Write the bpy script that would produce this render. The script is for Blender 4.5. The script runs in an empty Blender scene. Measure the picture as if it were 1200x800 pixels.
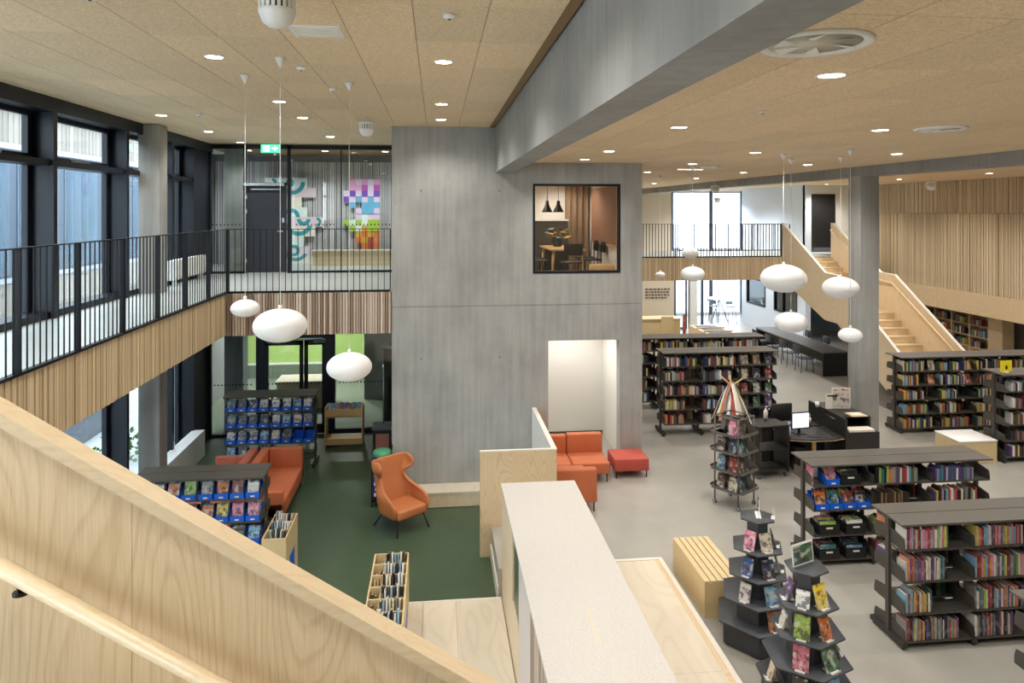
import bpy, math, random
from mathutils import Matrix, Vector, Euler
random.seed(11)
PI = math.pi
SC = bpy.context.scene
COL = SC.collection

# ------------------------------------------------------------------ camera, world, exposure
cam = bpy.data.cameras.new('camera'); camo = bpy.data.objects.new('camera', cam); COL.objects.link(camo)
cam.sensor_width = 36.0; cam.lens = 36.0 * 833 / 1200
cam.shift_y = -(400 - 246) / 1200.0
cam.clip_start = 0.05; cam.clip_end = 300
camo.location = (0, 0, 5.03)
camo.rotation_euler = (PI / 2, 0, -math.atan(88 / 833))
SC.camera = camo
SC.view_settings.view_transform = 'Standard'; SC.view_settings.look = 'None'
SC.view_settings.gamma = 1.0; SC.view_settings.use_curve_mapping = False
SC.view_settings.exposure = 0.62
SC.cycles.use_denoising = True
SC.cycles.max_bounces = 8; SC.cycles.diffuse_bounces = 5; SC.cycles.transparent_max_bounces = 16
SC.cycles.sample_clamp_indirect = 6.0; SC.cycles.caustics_reflective = False; SC.cycles.caustics_refractive = False
SKY_STRENGTH = 5.6
LAMP_W = 110.0
w = bpy.data.worlds.new('overcast_sky'); SC.world = w; w.use_nodes = True
wb = w.node_tree.nodes['Background']; wb.inputs[0].default_value = (0.80, 0.90, 1.0, 1); wb.inputs[1].default_value = SKY_STRENGTH

# ------------------------------------------------------------------ levels (metres)
ZU = 3.49      # upper floor
ZS = -0.47     # sunken green floor
CL = 6.62      # high ceiling
CR = 5.95      # low ceiling
YC = 13.65     # front of the concrete core

# ------------------------------------------------------------------ materials
def lin(c):
    return tuple(((v / 255) / 12.92 if v <= 10 else ((v / 255 + 0.055) / 1.055) ** 2.4) for v in c) + (1,)
MATS = {}
def newmat(name):
    m = bpy.data.materials.new(name); m.use_nodes = True
    nt = m.node_tree; return m, nt, nt.nodes['Principled BSDF']
def N(nt, t, **kw):
    n = nt.nodes.new(t)
    for k, v in kw.items():
        if k in n.inputs: n.inputs[k].default_value = v
        else: setattr(n, k, v)
    return n
def ramp(nt, fac, stops):
    r = nt.nodes.new('ShaderNodeValToRGB'); nt.links.new(fac, r.inputs[0])
    e = r.color_ramp.elements
    while len(e) < len(stops): e.new(0.5)
    for q, (p, c) in zip(e, stops): q.position = p; q.color = c
    return r.outputs[0]
def coords(nt, scale, kind='Object'):
    tc = nt.nodes.new('ShaderNodeTexCoord'); mp = nt.nodes.new('ShaderNodeMapping')
    mp.inputs['Scale'].default_value = scale
    nt.links.new(tc.outputs[kind], mp.inputs[0]); return mp.outputs[0]
def mix(nt, a, b, fac, mode='MIX'):
    m = nt.nodes.new('ShaderNodeMix'); m.data_type = 'RGBA'; m.blend_type = mode
    for s, v in ((0, fac), (6, a), (7, b)):
        if hasattr(v, 'links'): nt.links.new(v, m.inputs[s])
        else: m.inputs[s].default_value = v
    return m.outputs[2]
def bump(nt, bs, h, strength, dist=0.01):
    b = N(nt, 'ShaderNodeBump', Strength=strength, Distance=dist); nt.links.new(h, b.inputs['Height']); nt.links.new(b.outputs[0], bs.inputs['Normal'])
def flat(name, c, rough=0.5, metal=0.0, var=0.0, spec=0.5):
    m, nt, bs = newmat(name); bs.inputs['Roughness'].default_value = rough; bs.inputs['Metallic'].default_value = metal
    bs.inputs['Specular IOR Level'].default_value = spec
    c = lin(c)
    if var:
        n = N(nt, 'ShaderNodeTexNoise', Scale=3.0, Detail=5.0); nt.links.new(coords(nt, (1, 1, 1)), n.inputs[0])
        lo = tuple(v * (1 - var) for v in c[:3]) + (1,); hi = tuple(min(1, v * (1 + var)) for v in c[:3]) + (1,)
        nt.links.new(ramp(nt, n.outputs[0], [(0.3, lo), (0.7, hi)]), bs.inputs[0])
    else: bs.inputs[0].default_value = c
    MATS[name] = m; return m
def emit(name, c, s):
    m, nt, bs = newmat(name); bs.inputs[0].default_value = lin(c); bs.inputs['Emission Color'].default_value = lin(c); bs.inputs['Emission Strength'].default_value = s
    MATS[name] = m; return m
def ply(name, light, dark, sc=(2.6, 2.6, 0.55), rough=0.45, freq=34.0, amount=0.5):
    # rotary-cut veneer: long flame shaped contour lines plus fine straight fibre
    m, nt, bs = newmat(name); bs.inputs['Roughness'].default_value = rough
    n = N(nt, 'ShaderNodeTexNoise', Scale=1.0, Detail=1.5, Roughness=0.4, Distortion=0.3); nt.links.new(coords(nt, sc), n.inputs[0])
    a = N(nt, 'ShaderNodeMath', operation='MULTIPLY'); a.inputs[1].default_value = freq; nt.links.new(n.outputs[0], a.inputs[0])
    s = N(nt, 'ShaderNodeMath', operation='FRACT'); nt.links.new(a.outputs[0], s.inputs[0])
    g = N(nt, 'ShaderNodeTexNoise', Scale=16.0, Detail=4.0); nt.links.new(coords(nt, (sc[0] * 4, sc[1] * 4, sc[2] * 0.8)), g.inputs[0])
    L, D = lin(light), lin(dark); mid = tuple(l * (1 - amount) + d * amount for l, d in zip(L, D))
    c1 = ramp(nt, s.outputs[0], [(0.0, mid), (0.18, L), (0.7, L), (1.0, mid)])
    c2 = mix(nt, c1, ramp(nt, g.outputs[0], [(0.35, D), (0.62, L)]), 0.28)
    nt.links.new(c2, bs.inputs[0]); MATS[name] = m; return m
def slatwood(name, light, dark):
    m, nt, bs = newmat(name); bs.inputs['Roughness'].default_value = 0.55
    oi = nt.nodes.new('ShaderNodeObjectInfo')
    g = N(nt, 'ShaderNodeTexNoise', Scale=6.0, Detail=3.0); nt.links.new(coords(nt, (1, 1, 0.6)), g.inputs[0])
    c1 = ramp(nt, oi.outputs['Random'], [(0.0, lin(dark)), (0.75, lin(light)), (1.0, tuple(min(1, v * 1.15) for v in lin(light)[:3]) + (1,))])
    nt.links.new(mix(nt, c1, ramp(nt, g.outputs[0], [(0.3, (0.8, 0.8, 0.8, 1)), (0.7, (1, 1, 1, 1))]), 1.0, 'MULTIPLY'), bs.inputs[0])
    MATS[name] = m; return m
def concrete(name, c, streak=True, rough=0.6):
    m, nt, bs = newmat(name); bs.inputs['Roughness'].default_value = rough
    n1 = N(nt, 'ShaderNodeTexNoise', Scale=0.9, Detail=8.0, Roughness=0.6); nt.links.new(coords(nt, (1, 1, 1)), n1.inputs[0])
    n2 = N(nt, 'ShaderNodeTexNoise', Scale=2.2, Detail=5.0); nt.links.new(coords(nt, (5, 5, 0.35) if streak else (1, 1, 1)), n2.inputs[0])
    n3 = N(nt, 'ShaderNodeTexNoise', Scale=45.0, Detail=3.0); nt.links.new(coords(nt, (1, 1, 1)), n3.inputs[0])
    c = lin(c); f = lambda k: tuple(v * k for v in c[:3]) + (1,)
    a = ramp(nt, n1.outputs[0], [(0.3, f(0.80 if streak else 0.93)), (0.7, f(1.14 if streak else 1.06))])
    b = ramp(nt, n2.outputs[0], [(0.3, (0.84,) * 3 + (1,) if streak else (0.96,) * 3 + (1,)), (0.72, (1.05, 1.05, 1.04, 1))])
    d = ramp(nt, n3.outputs[0], [(0.25, (0.86, 0.86, 0.86, 1)), (0.45, (1, 1, 1, 1))])
    nt.links.new(mix(nt, mix(nt, a, b, 1.0, 'MULTIPLY'), d, 0.6, 'MULTIPLY'), bs.inputs[0])
    bump(nt, bs, n3.outputs[0], 0.15, 0.004); MATS[name] = m; return m
def woodwool(name, c):
    m, nt, bs = newmat(name); bs.inputs['Roughness'].default_value = 0.9; bs.inputs['Specular IOR Level'].default_value = 0.1
    oi = nt.nodes.new('ShaderNodeObjectInfo')
    n = N(nt, 'ShaderNodeTexNoise', Scale=38.0, Detail=4.0, Distortion=1.5); nt.links.new(coords(nt, (1, 1, 1)), n.inputs[0])
    c = lin(c); f = lambda k: tuple(v * k for v in c[:3]) + (1,)
    a = ramp(nt, n.outputs[0], [(0.3, f(0.78)), (0.65, f(1.12))])
    b = ramp(nt, oi.outputs['Random'], [(0.0, (0.93, 0.93, 0.93, 1)), (1.0, (1.04, 1.02, 1.0, 1))])
    nt.links.new(mix(nt, a, b, 1.0, 'MULTIPLY'), bs.inputs[0]); MATS[name] = m; return m
def glass(name, tint=(0.93, 0.97, 0.97, 1), base=0.045, edge=0.9):
    m = bpy.data.materials.new(name); m.use_nodes = True; nt = m.node_tree; nt.nodes.clear()
    o = nt.nodes.new('ShaderNodeOutputMaterial'); t = N(nt, 'ShaderNodeBsdfTransparent', Color=tint); g = N(nt, 'ShaderNodeBsdfGlossy', Roughness=0.01)
    lw = N(nt, 'ShaderNodeLayerWeight', Blend=0.5); pw = N(nt, 'ShaderNodeMath', operation='POWER'); pw.inputs[1].default_value = 5.0; nt.links.new(lw.outputs['Facing'], pw.inputs[0])
    mm = N(nt, 'ShaderNodeMath', operation='MULTIPLY_ADD'); mm.inputs[1].default_value = edge; mm.inputs[2].default_value = base; mm.use_clamp = True
    nt.links.new(pw.outputs[0], mm.inputs[0]); x = nt.nodes.new('ShaderNodeMixShader')
    nt.links.new(mm.outputs[0], x.inputs[0]); nt.links.new(t.outputs[0], x.inputs[1]); nt.links.new(g.outputs[0], x.inputs[2]); nt.links.new(x.outputs[0], o.inputs[0])
    MATS[name] = m; return m
def bookmat(name, attr=False):
    # cover colour comes from the book itself; a title band and a print stripe run across the spine
    m, nt, bs = newmat(name); bs.inputs['Roughness'].default_value = 0.42
    if attr: c = N(nt, 'ShaderNodeVertexColor', layer_name='col').outputs[0]
    else: c = nt.nodes.new('ShaderNodeObjectInfo').outputs['Color']
    if not attr:
        tc = nt.nodes.new('ShaderNodeTexCoord'); sp = nt.nodes.new('ShaderNodeSeparateXYZ'); nt.links.new(tc.outputs['Generated'], sp.inputs[0])
        oi = nt.nodes.new('ShaderNodeObjectInfo')
        ad = N(nt, 'ShaderNodeMath', operation='MULTIPLY_ADD'); nt.links.new(oi.outputs['Random'], ad.inputs[0]); ad.inputs[1].default_value = 0.35; nt.links.new(sp.outputs[2], ad.inputs[2])
        r = ramp(nt, ad.outputs[0], [(0.0, (0, 0, 0, 1)), (0.50, (0, 0, 0, 1)), (0.505, (1, 1, 1, 1)), (0.72, (1, 1, 1, 1)), (0.725, (0, 0, 0, 1))])
        n = N(nt, 'ShaderNodeTexNoise', Scale=9.0, Detail=1.0); mp = coords(nt, (3, 3, 8), 'Generated'); nt.links.new(mp, n.inputs[0])
        k = N(nt, 'ShaderNodeMath', operation='GREATER_THAN'); k.inputs[1].default_value = 0.56; nt.links.new(n.outputs[0], k.inputs[0])
        q = N(nt, 'ShaderNodeMath', operation='MULTIPLY'); nt.links.new(r, q.inputs[0]); nt.links.new(k.outputs[0], q.inputs[1])
        inv = N(nt, 'ShaderNodeMath', operation='GREATER_THAN'); inv.inputs[1].default_value = 0.35
        bw = nt.nodes.new('ShaderNodeRGBToBW'); nt.links.new(c, bw.inputs[0]); nt.links.new(bw.outputs[0], inv.inputs[0])
        tcol = mix(nt, (0.8, 0.78, 0.7, 1), (0.03, 0.03, 0.05, 1), inv.outputs[0])
        c = mix(nt, c, mix(nt, c, tcol, 0.55), q.outputs[0])
    nt.links.new(c, bs.inputs[0]); MATS[name] = m; return m
def artmat(name):
    # printed front cover: blocks of colour that differ from cover to cover
    m, nt, bs = newmat(name); bs.inputs['Roughness'].default_value = 0.35
    oi = nt.nodes.new('ShaderNodeObjectInfo')
    mp = coords(nt, (2.2, 2.2, 2.8), 'Generated')
    ad = N(nt, 'ShaderNodeVectorMath', operation='ADD'); nt.links.new(mp, ad.inputs[0])
    sc = N(nt, 'ShaderNodeMath', operation='MULTIPLY'); sc.inputs[1].default_value = 57.0; nt.links.new(oi.outputs['Random'], sc.inputs[0]); nt.links.new(sc.outputs[0], ad.inputs[1])
    n = N(nt, 'ShaderNodeTexNoise', Scale=1.1, Detail=2.5, Roughness=0.6); nt.links.new(ad.outputs[0], n.inputs[0])
    n2 = N(nt, 'ShaderNodeTexNoise', Scale=2.4, Detail=1.0); nt.links.new(ad.outputs[0], n2.inputs[0])
    dk = mix(nt, oi.outputs['Color'], (0.22, 0.20, 0.22, 1), 1.0, 'MULTIPLY'); lt = mix(nt, oi.outputs['Color'], (0.80, 0.78, 0.72, 1), 0.65)
    f1 = ramp(nt, n.outputs[0], [(0.0, (0, 0, 0, 1)), (0.44, (0, 0, 0, 1)), (0.47, (1, 1, 1, 1))]); f2 = ramp(nt, n.outputs[0], [(0.55, (0, 0, 0, 1)), (0.58, (1, 1, 1, 1))])
    c1 = mix(nt, mix(nt, dk, oi.outputs['Color'], f1), lt, f2)
    gm = N(nt, 'ShaderNodeGamma', Gamma=2.4); nt.links.new(n2.outputs['Color'], gm.inputs[0])
    c2 = mix(nt, c1, gm.outputs[0], 0.28)
    sp = nt.nodes.new('ShaderNodeSeparateXYZ'); tc = nt.nodes.new('ShaderNodeTexCoord'); nt.links.new(tc.outputs['Generated'], sp.inputs[0])
    r = ramp(nt, sp.outputs[2], [(0.0, (0, 0, 0, 1)), (0.74, (0, 0, 0, 1)), (0.75, (0.85, 0.85, 0.85, 1)), (0.90, (0.85, 0.85, 0.85, 1)), (0.91, (0, 0, 0, 1))])
    nt.links.new(mix(nt, c2, oi.outputs['Color'], r), bs.inputs[0]); MATS[name] = m; return m

woodwool('ceiling_panel', (236, 214, 181)); flat('ceiling_joint', (150, 122, 88), 0.9)
concrete('concrete', (167, 167, 164)); concrete('concrete_beam', (150, 150, 148))
concrete('floor_screed', (166, 163, 156), False, 0.30)
flat('green_lino', (66, 84, 62), 0.34, var=0.10); flat('vinyl_upper', (174, 180, 178), 0.35, var=0.05)
ply('ply', (222, 200, 164), (190, 158, 116)); ply('ply_floor', (218, 209, 192), (202, 188, 164), (1.6, 0.5, 1.0), 0.4, 14.0, 0.5)
ply('ply_side', (222, 204, 174), (198, 174, 136), (2.2, 2.2, 0.5), 0.5, 20.0, 0.5)
ply('ply_warm', (216, 195, 152), (196, 170, 120), (3.0, 3.0, 0.6), 0.45, 18.0, 0.4)
ply('handrail_wood', (226, 206, 172), (204, 178, 136), (0.4, 5.0, 5.0), 0.35, 10.0, 0.35)
slatwood('slat_oak', (222, 200, 166), (206, 182, 146)); slatwood('slat_oak_grey', (214, 196, 178), (142, 120, 106))
slatwood('slat_wall', (222, 202, 170), (206, 182, 146)); slatwood('slat_white', (210, 210, 212), (176, 178, 182))
flat('slat_backing', (156, 128, 96), 0.8); flat('facade_wall', (70, 80, 95), .8); flat('facade_strip', (150, 154, 160), .7); flat('facade_window', (60, 70, 86), .5); flat('facade_curtain', (72, 82, 98), .8); flat('facade_curtain_light', (88, 96, 108), .8); flat('slat_backing_grey', (120, 120, 124), 0.8)
slatwood('board_darkened', (136, 126, 114), (112, 102, 92))  # facade and board colours darkened to offset the strong sky
flat('black_frame', (18, 23, 33), 0.45, spec=.35); flat('black_rail', (12, 14, 18), 0.5, spec=.3); flat('door_dark', (38, 42, 52), 0.5)
flat('shelf_grey', (74, 71, 66), 0.5); flat('shelf_top', (92, 88, 82), 0.5); flat('shelf_dark', (50, 48, 46), 0.5)
flat('display_grey', (62, 66, 72), 0.45, var=0.05); flat('wire_grey', (104, 100, 94), 0.45, 0.2)
flat('white_paint', (236, 236, 234), 0.6); flat('white_plastic', (240, 240, 238), 0.35); flat('white_wall', (226, 224, 218), 0.7); flat('beige_wall', (214, 200, 176), 0.7)
flat('blue_white_wall', (212, 222, 234), 0.6); flat('green_wall', (176, 206, 120), 0.7); flat('grey_green_wall', (118, 130, 112), 0.7)
flat('grey_plaster', (150, 152, 156), 0.7); flat('grey_wall', (132, 122, 110), 0.7)
flat('orange_leather', (190, 116, 70), 0.5, var=0.04); flat('orange_cloth', (190, 106, 68), 0.7, var=0.05); flat('rust_cloth', (176, 100, 76), 0.7, var=0.05); flat('red_cloth', (178, 78, 64), 0.7, var=0.04)
flat('black_metal', (18, 18, 19), 0.4, 0.3); flat('black_plastic', (26, 26, 27), 0.5); flat('black_laminate', (40, 39, 38), 0.5); flat('chrome', (200, 200, 200), 0.25, 1.0)
flat('blue_plastic', (18, 96, 214), 0.4); flat('blue_bag', (20, 70, 190), 0.5); flat('green_lid', (74, 150, 110), 0.5); flat('grey_plastic', (92, 98, 106), 0.5)
flat('table_grey', (112, 112, 116), .4); flat('chair_blue', (58, 66, 80), .5); flat('pale_panel', (206, 198, 192), .5); flat('paper', (232, 226, 212), 0.7); flat('yellow_card', (236, 218, 30), 0.5); flat('cone_grey', (168, 112, 96), 0.6)
flat('teal_paint', (52, 150, 160), 0.6); flat('mint_paint', (220, 236, 232), 0.6); flat('curtain_brown', (150, 126, 104), 0.8); flat('rose_wood', (150, 112, 88), 0.6)
flat('leaf_dark', (60, 66, 30), 0.6); flat('leaf_yellow', (196, 150, 30), 0.6); flat('vase_blue', (60, 84, 104), 0.4); flat('shrub_green', (84, 116, 54), 0.7, var=0.2)
flat('table_oak', (212, 176, 124), 0.45); flat('kerb_white', (226, 220, 210), 0.45); flat('paving', (198, 200, 202), 0.8, var=0.06); flat('facade_grey', (150, 160, 172), 0.7); flat('facade_white', (226, 230, 234), 0.6); flat('facade_dark', (70, 80, 96), 0.5)
emit('lamp_lens', (255, 246, 230), 14.0); emit('sign_green', (70, 190, 140), 1.6); emit('sign_white', (240, 255, 248), 2.2); emit('screen', (200, 214, 245), 1.1); emit('tube_white', (255, 250, 240), 6.0)
m, nt, bs = newmat('opal'); bs.inputs[0].default_value = lin((238, 238, 238)); bs.inputs['Roughness'].default_value = 0.35; bs.inputs['Emission Color'].default_value = (1, 0.99, 0.97, 1); bs.inputs['Emission Strength'].default_value = 0.05; MATS['opal'] = m
m, nt, bs = newmat('counter_speckle'); bs.inputs['Roughness'].default_value = 0.38
n_ = N(nt, 'ShaderNodeTexNoise', Scale=60.0, Detail=3.0); nt.links.new(coords(nt, (1, 1, 1)), n_.inputs[0])
nt.links.new(ramp(nt, n_.outputs[0], [(0.35, lin((194, 188, 182))), (0.6, lin((204, 200, 195)))]), bs.inputs[0]); MATS['counter_speckle'] = m
glass('glass'); glass('glass_matt', (0.9, 0.95, 0.97, 1), 0.0, 0.1); glass('glass_dimmed', (0.82, 0.85, 0.88, 1), 0.05); glass('glass_dark', (0.86, 0.90, 0.92, 1), 0.05); glass('glass_warm', (0.93, 0.90, 0.86, 1), 0.04)  # far window glass tinted to hold back the bright sky
m, nt, bs = newmat('mirror_panel'); bs.inputs[0].default_value = lin((205, 208, 212)); bs.inputs['Roughness'].default_value = 0.12; bs.inputs['Metallic'].default_value = 0.6; MATS['mirror_panel'] = m
bookmat('book_cover'); bookmat('book_far', True); artmat('cover_art')

# ------------------------------------------------------------------ mesh building
class MB:
    def __init__(s): s.v = []; s.f = []; s.m = []; s.sm = []
    def add(s, vs, fs, m=0, sm=False):
        b = len(s.v); s.v += [tuple(v) for v in vs]; s.f += [tuple(i + b for i in f) for f in fs]; s.m += [m] * len(fs); s.sm += [sm] * len(fs); return s
    def box(s, x0, x1, y0, y1, z0, z1, m=0, M=None):
        vs = [Vector((x, y, z)) for z in (z0, z1) for x, y in ((x0, y0), (x1, y0), (x1, y1), (x0, y1))]
        if M is not None: vs = [M @ v for v in vs]
        return s.add(vs, [(3, 2, 1, 0), (4, 5, 6, 7), (0, 1, 5, 4), (1, 2, 6, 5), (2, 3, 7, 6), (3, 0, 4, 7)], m)
    def prism(s, pts, a, b, axis='y', m=0):
        # outline pts in the plane across the axis, extruded from a to b
        f = {'y': lambda p, t: (p[0], t, p[1]), 'x': lambda p, t: (t, p[0], p[1]), 'z': lambda p, t: (p[0], p[1], t)}[axis]
        n = len(pts); vs = [f(p, a) for p in pts] + [f(p, b) for p in pts]
        fs = [tuple(range(n)), tuple(reversed(range(n, 2 * n)))] + [(i, i + n, (i + 1) % n + n, (i + 1) % n) for i in range(n)]
        return s.add(vs, fs, m)
    def lathe(s, prof, seg=24, c=(0, 0, 0), m=0, sm=True):
        vs = []; fs = []; n = len(prof)
        for r, z in prof:
            for k in range(seg):
                a = 2 * PI * k / seg; vs.append((c[0] + r * math.cos(a), c[1] + r * math.sin(a), c[2] + z))
        for i in range(n - 1):
            for k in range(seg):
                fs.append((i * seg + k, i * seg + (k + 1) % seg, (i + 1) * seg + (k + 1) % seg, (i + 1) * seg + k))
        if prof[0][0] > 1e-5: fs.append(tuple(reversed(range(seg))))
        if prof[-1][0] > 1e-5: fs.append(tuple(range((n - 1) * seg, n * seg)))
        return s.add(vs, fs, m, sm)
    def tube(s, a, b, r, seg=10, r2=None, m=0):
        a = Vector(a); b = Vector(b); d = (b - a).normalized(); u = d.orthogonal().normalized(); v = d.cross(u); r2 = r if r2 is None else r2
        vs = [a + (u * math.cos(2 * PI * k / seg) + v * math.sin(2 * PI * k / seg)) * r for k in range(seg)] + [b + (u * math.cos(2 * PI * k / seg) + v * math.sin(2 * PI * k / seg)) * r2 for k in range(seg)]
        return s.add(vs, [(k, (k + 1) % seg, (k + 1) % seg + seg, k + seg) for k in range(seg)] + [tuple(reversed(range(seg))), tuple(range(seg, 2 * seg))], m, True)
    def mesh(s, name, mats):
        me = bpy.data.meshes.new(name); me.from_pydata(s.v, [], s.f)
        for q in (mats if isinstance(mats, (list, tuple)) else [mats]): me.materials.append(MATS[q])
        me.polygons.foreach_set('material_index', s.m); me.polygons.foreach_set('use_smooth', s.sm); me.update(); return me
    def build(s, name, mats, parent=None, loc=None, rot=None):
        return put(name, s.mesh(name, mats), parent, loc, rot)
def put(name, me, parent=None, loc=None, rot=None, scale=None):
    o = bpy.data.objects.new(name, me); COL.objects.link(o)
    if parent is not None: o.parent = parent
    if loc is not None: o.location = loc
    if rot is not None: o.rotation_euler = rot
    if scale is not None: o.scale = scale
    return o
def bev(o, wd=0.02, seg=3):
    b = o.modifiers.new('bevel', 'BEVEL'); b.width = wd; b.segments = seg; b.limit_method = 'ANGLE'
    for p in o.data.polygons: p.use_smooth = True
    return o
def tag(o, label=None, cat=None, group=None, kind=None):
    if label: o['label'] = label
    if cat: o['category'] = cat
    if group: o['group'] = group
    if kind: o['kind'] = kind
    return o
def thing(name, label, cat, loc=(0, 0, 0), rz=0, group=None):
    o = bpy.data.objects.new(name, None); COL.objects.link(o); o.location = loc; o.rotation_euler = (0, 0, rz); o.empty_display_size = 0.1
    return tag(o, label, cat, group)
def bx(name, mat, dims, parent=None):
    return MB().box(*dims).build(name, mat, parent)
def struct(name, mat, label, cat, *boxes):
    mb = MB()
    for b in boxes: mb.box(*b)
    return tag(mb.build(name, mat), label, cat, None, 'structure')
UNIT = {}
def unit(mat):
    if mat not in UNIT: UNIT[mat] = MB().box(-.5, .5, -.5, .5, -.5, .5).mesh('unit_' + mat, mat)
    return UNIT[mat]
def bar(name, mat, x0, x1, y0, y1, z0, z1, parent=None):     # box piece sharing one mesh per material
    return put(name, unit(mat), parent, ((x0 + x1) / 2, (y0 + y1) / 2, (z0 + z1) / 2), None, (x1 - x0, y1 - y0, z1 - z0))
ORD = ['zeroth', 'first', 'second', 'third', 'fourth', 'fifth', 'sixth', 'seventh', 'eighth', 'ninth', 'tenth', 'eleventh', 'twelfth', 'thirteenth', 'fourteenth', 'fifteenth', 'sixteenth', 'seventeenth', 'eighteenth', 'nineteenth', 'twentieth']
def nth(k): return ORD[k] if k < len(ORD) else f'{k}th'
def empty_struct(name, label, cat):
    o = bpy.data.objects.new(name, None); COL.objects.link(o); return tag(o, label, cat, None, 'structure')

# ================================================================== STRUCTURE
struct('floor', 'floor_screed', 'polished grey screed floor of the main library hall', 'floor', (1.86, 18.5, -3, 34, -0.6, 0), (0.86, 1.86, 9.93, 11.25, -0.6, 0))
struct('floor_sunken', 'green_lino', 'dark green linoleum floor of the sunken reading area', 'floor', (-5.9, 1.86, -3, 17.9, -0.7, ZS))
struct('floor_lobby', 'grey_green_wall', 'grey floor of the hall behind the ground floor glass doors', 'floor', (-6.3, -0.6, 17.9, 26, -0.7, ZS))
uf = struct('floor_upper', 'vinyl_upper', 'pale grey-green vinyl floor of the upper gallery', 'floor', (-5.75, -3.93, -3, 21.2, 2.72, ZU), (-3.93, -0.85, 13.68, 21.2, 2.72, ZU), (-3.93, -1.32, -3, 2.25, 2.9, ZU), (-1.32, 5.0, -3, 0.9, 2.9, ZU))
struct('floor_upper.001', 'vinyl_upper', 'upper landing floor at the far end behind the black railing', 'floor', (4.0, 11.4, 22.42, 26, 2.76, ZU), (11.4, 13.1, 22.42, 26, 2.76, ZU), (13.1, 15.2, 23.6, 26, 2.76, ZU))

# ---- ceilings made of wood wool panels
def ceiling(name, label, boxes, z, x0, nx, y0, ny, keep):
    mb = MB()
    for a in boxes: mb.box(*a, z + 0.016, z + 0.15)
    c = tag(mb.build(name, 'ceiling_joint'), label, 'ceiling', None, 'structure')
    tile = MB().box(-.297, .297, -.597, .597, 0, .02).mesh('panel', 'ceiling_panel')
    spots = [(x0 + .6 * i + .3, y0 + 1.2 * j + .6) for i in range(nx) for j in range(ny)]
    A = math.atan(88 / 833); sA, cA = math.sin(A), math.cos(A)
    def seen(p):
        d = p[0] * sA + p[1] * cA; r = p[0] * cA - p[1] * sA
        return d > 1.5 and abs(r / d) < 0.78 and (z - 5.03) / d * 833 < 300
    spots.sort(key=lambda p: (0 if seen(p) else 1, p[0] ** 2 + p[1] ** 2))
    for p in spots[:keep]: put('panel', tile, c, (p[0], p[1], z))
    if spots[keep:]:
        mb = MB()
        for p in spots[keep:]: mb.box(p[0] - .297, p[0] + .297, p[1] - .597, p[1] + .597, z, z + .02)
        tag(mb.build('far_panels', 'ceiling_panel', c), kind='stuff')
    return c
ceiling('ceiling', 'high wood wool panel ceiling over the green reading area', [(-5.9, 1.12, -3, 21.3)], CL, -5.59, 11, -2.85, 17, 230)
ceiling('ceiling_lower', 'lower wood wool panel ceiling over the main hall', [(1.46, 17.5, -3, 34)], CR, 1.6, 26, -2.85, 30, 300)
struct('ceiling_under', 'white_paint', 'pale soffit under the gallery slab', 'ceiling', (-5.75, -3.93, -3, 21.2, 2.70, 2.718), (-3.93, -0.85, 13.7, 21.2, 2.70, 2.718))

struct('lightseal', 'grey_plaster', 'flat roof slabs added above the ceilings and behind walls against leaks', 'lightseal', (-6.0, 18.5, -3.4, 34, 6.8, 7.0), (16.12, 16.4, -3.2, 34, 2.5, 6.8), (17.5, 17.7, -3.2, 34, -.5, 6.8), (-6.4, -6.0, 17.9, 26, 6.8, 7.0), (1.15, 1.44, -3, 34, CL, 6.8), (-6.4, -.6, 24.1, 24.3, -.6, 6.8))  # boxes added out of view to stop sky light leaking in
# ---- concrete core with window and doorway
mb = MB()
T = YC + .24
for z0, z1 in ((-.6, 3.185), (3.195, CL)):
    mb.box(-.85, 1.85, YC, T, z0, z1); mb.box(3.58, 4.02, YC, T, z0, z1)
mb.box(1.85, 2.15, YC, T, -.6, 3.185); mb.box(2.15, 3.58, YC, T, 2.49, 3.185); mb.box(3.565, 3.58, YC, T, 0, 2.49)
mb.box(1.85, 3.58, YC, T, 3.195, 3.80); mb.box(1.85, 3.58, YC, T, 5.54, CL)
mb.box(-.84, 4.0, YC + .012, T - .01, 3.18, 3.2)
mb.box(-.85, -.6, T, 21.2, -.6, CL); mb.box(3.78, 4.02, T, 19, -.6, CL)
core = tag(mb.build('wall_core', 'concrete'), 'tall cast concrete core wall with square window and doorway', 'wall', None, 'structure')
hole = MB().lathe([(0.0, 0.0), (0.014, 0.0), (0.014, 0.004), (0.0, 0.004)], 10).mesh('tie_hole', 'shelf_grey')
for hx in (-.3, 1.2):
    for hz in (2.2, 5.4): put('tie_hole', hole, core, (hx, YC - .003, hz), (PI / 2, 0, 0))
# rooms inside the core
struct('wall_niche', 'white_wall', 'white plastered lobby behind the core doorway', 'wall', (1.6, 3.9, 15.7, 15.8, 0, 2.9), (1.6, 1.7, T, 15.7, 0, 2.9), (3.70, 3.78, T, 15.7, 0, 2.9), (1.6, 3.9, T, 15.8, 2.9, 3.0))
struct('baseboard_niche', 'shelf_grey', 'dark baseboard in the core lobby', 'baseboard', (1.7, 3.70, 15.68, 15.70, 0, .08))
struct('wall_room', 'white_wall', 'warm white walls of the meeting room inside the core', 'wall', (0.2, 3.78, 17.25, 17.35, ZU, 5.9), (0.1, 0.2, T, 17.35, ZU, 5.9), (3.74, 3.78, T, 17.25, ZU, 5.9))
struct('floor_room', 'ply_floor', 'pale floor of the meeting room inside the core', 'floor', (0.1, 3.78, T, 18.5, ZU - .2, ZU))
struct('ceiling_room', 'ceiling_panel', 'ceiling of the meeting room inside the core', 'ceiling', (0.1, 3.78, T, 17.3, 5.90, 5.945))
o = empty_struct('window_core', 'square black framed interior window in the concrete core', 'window')
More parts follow.
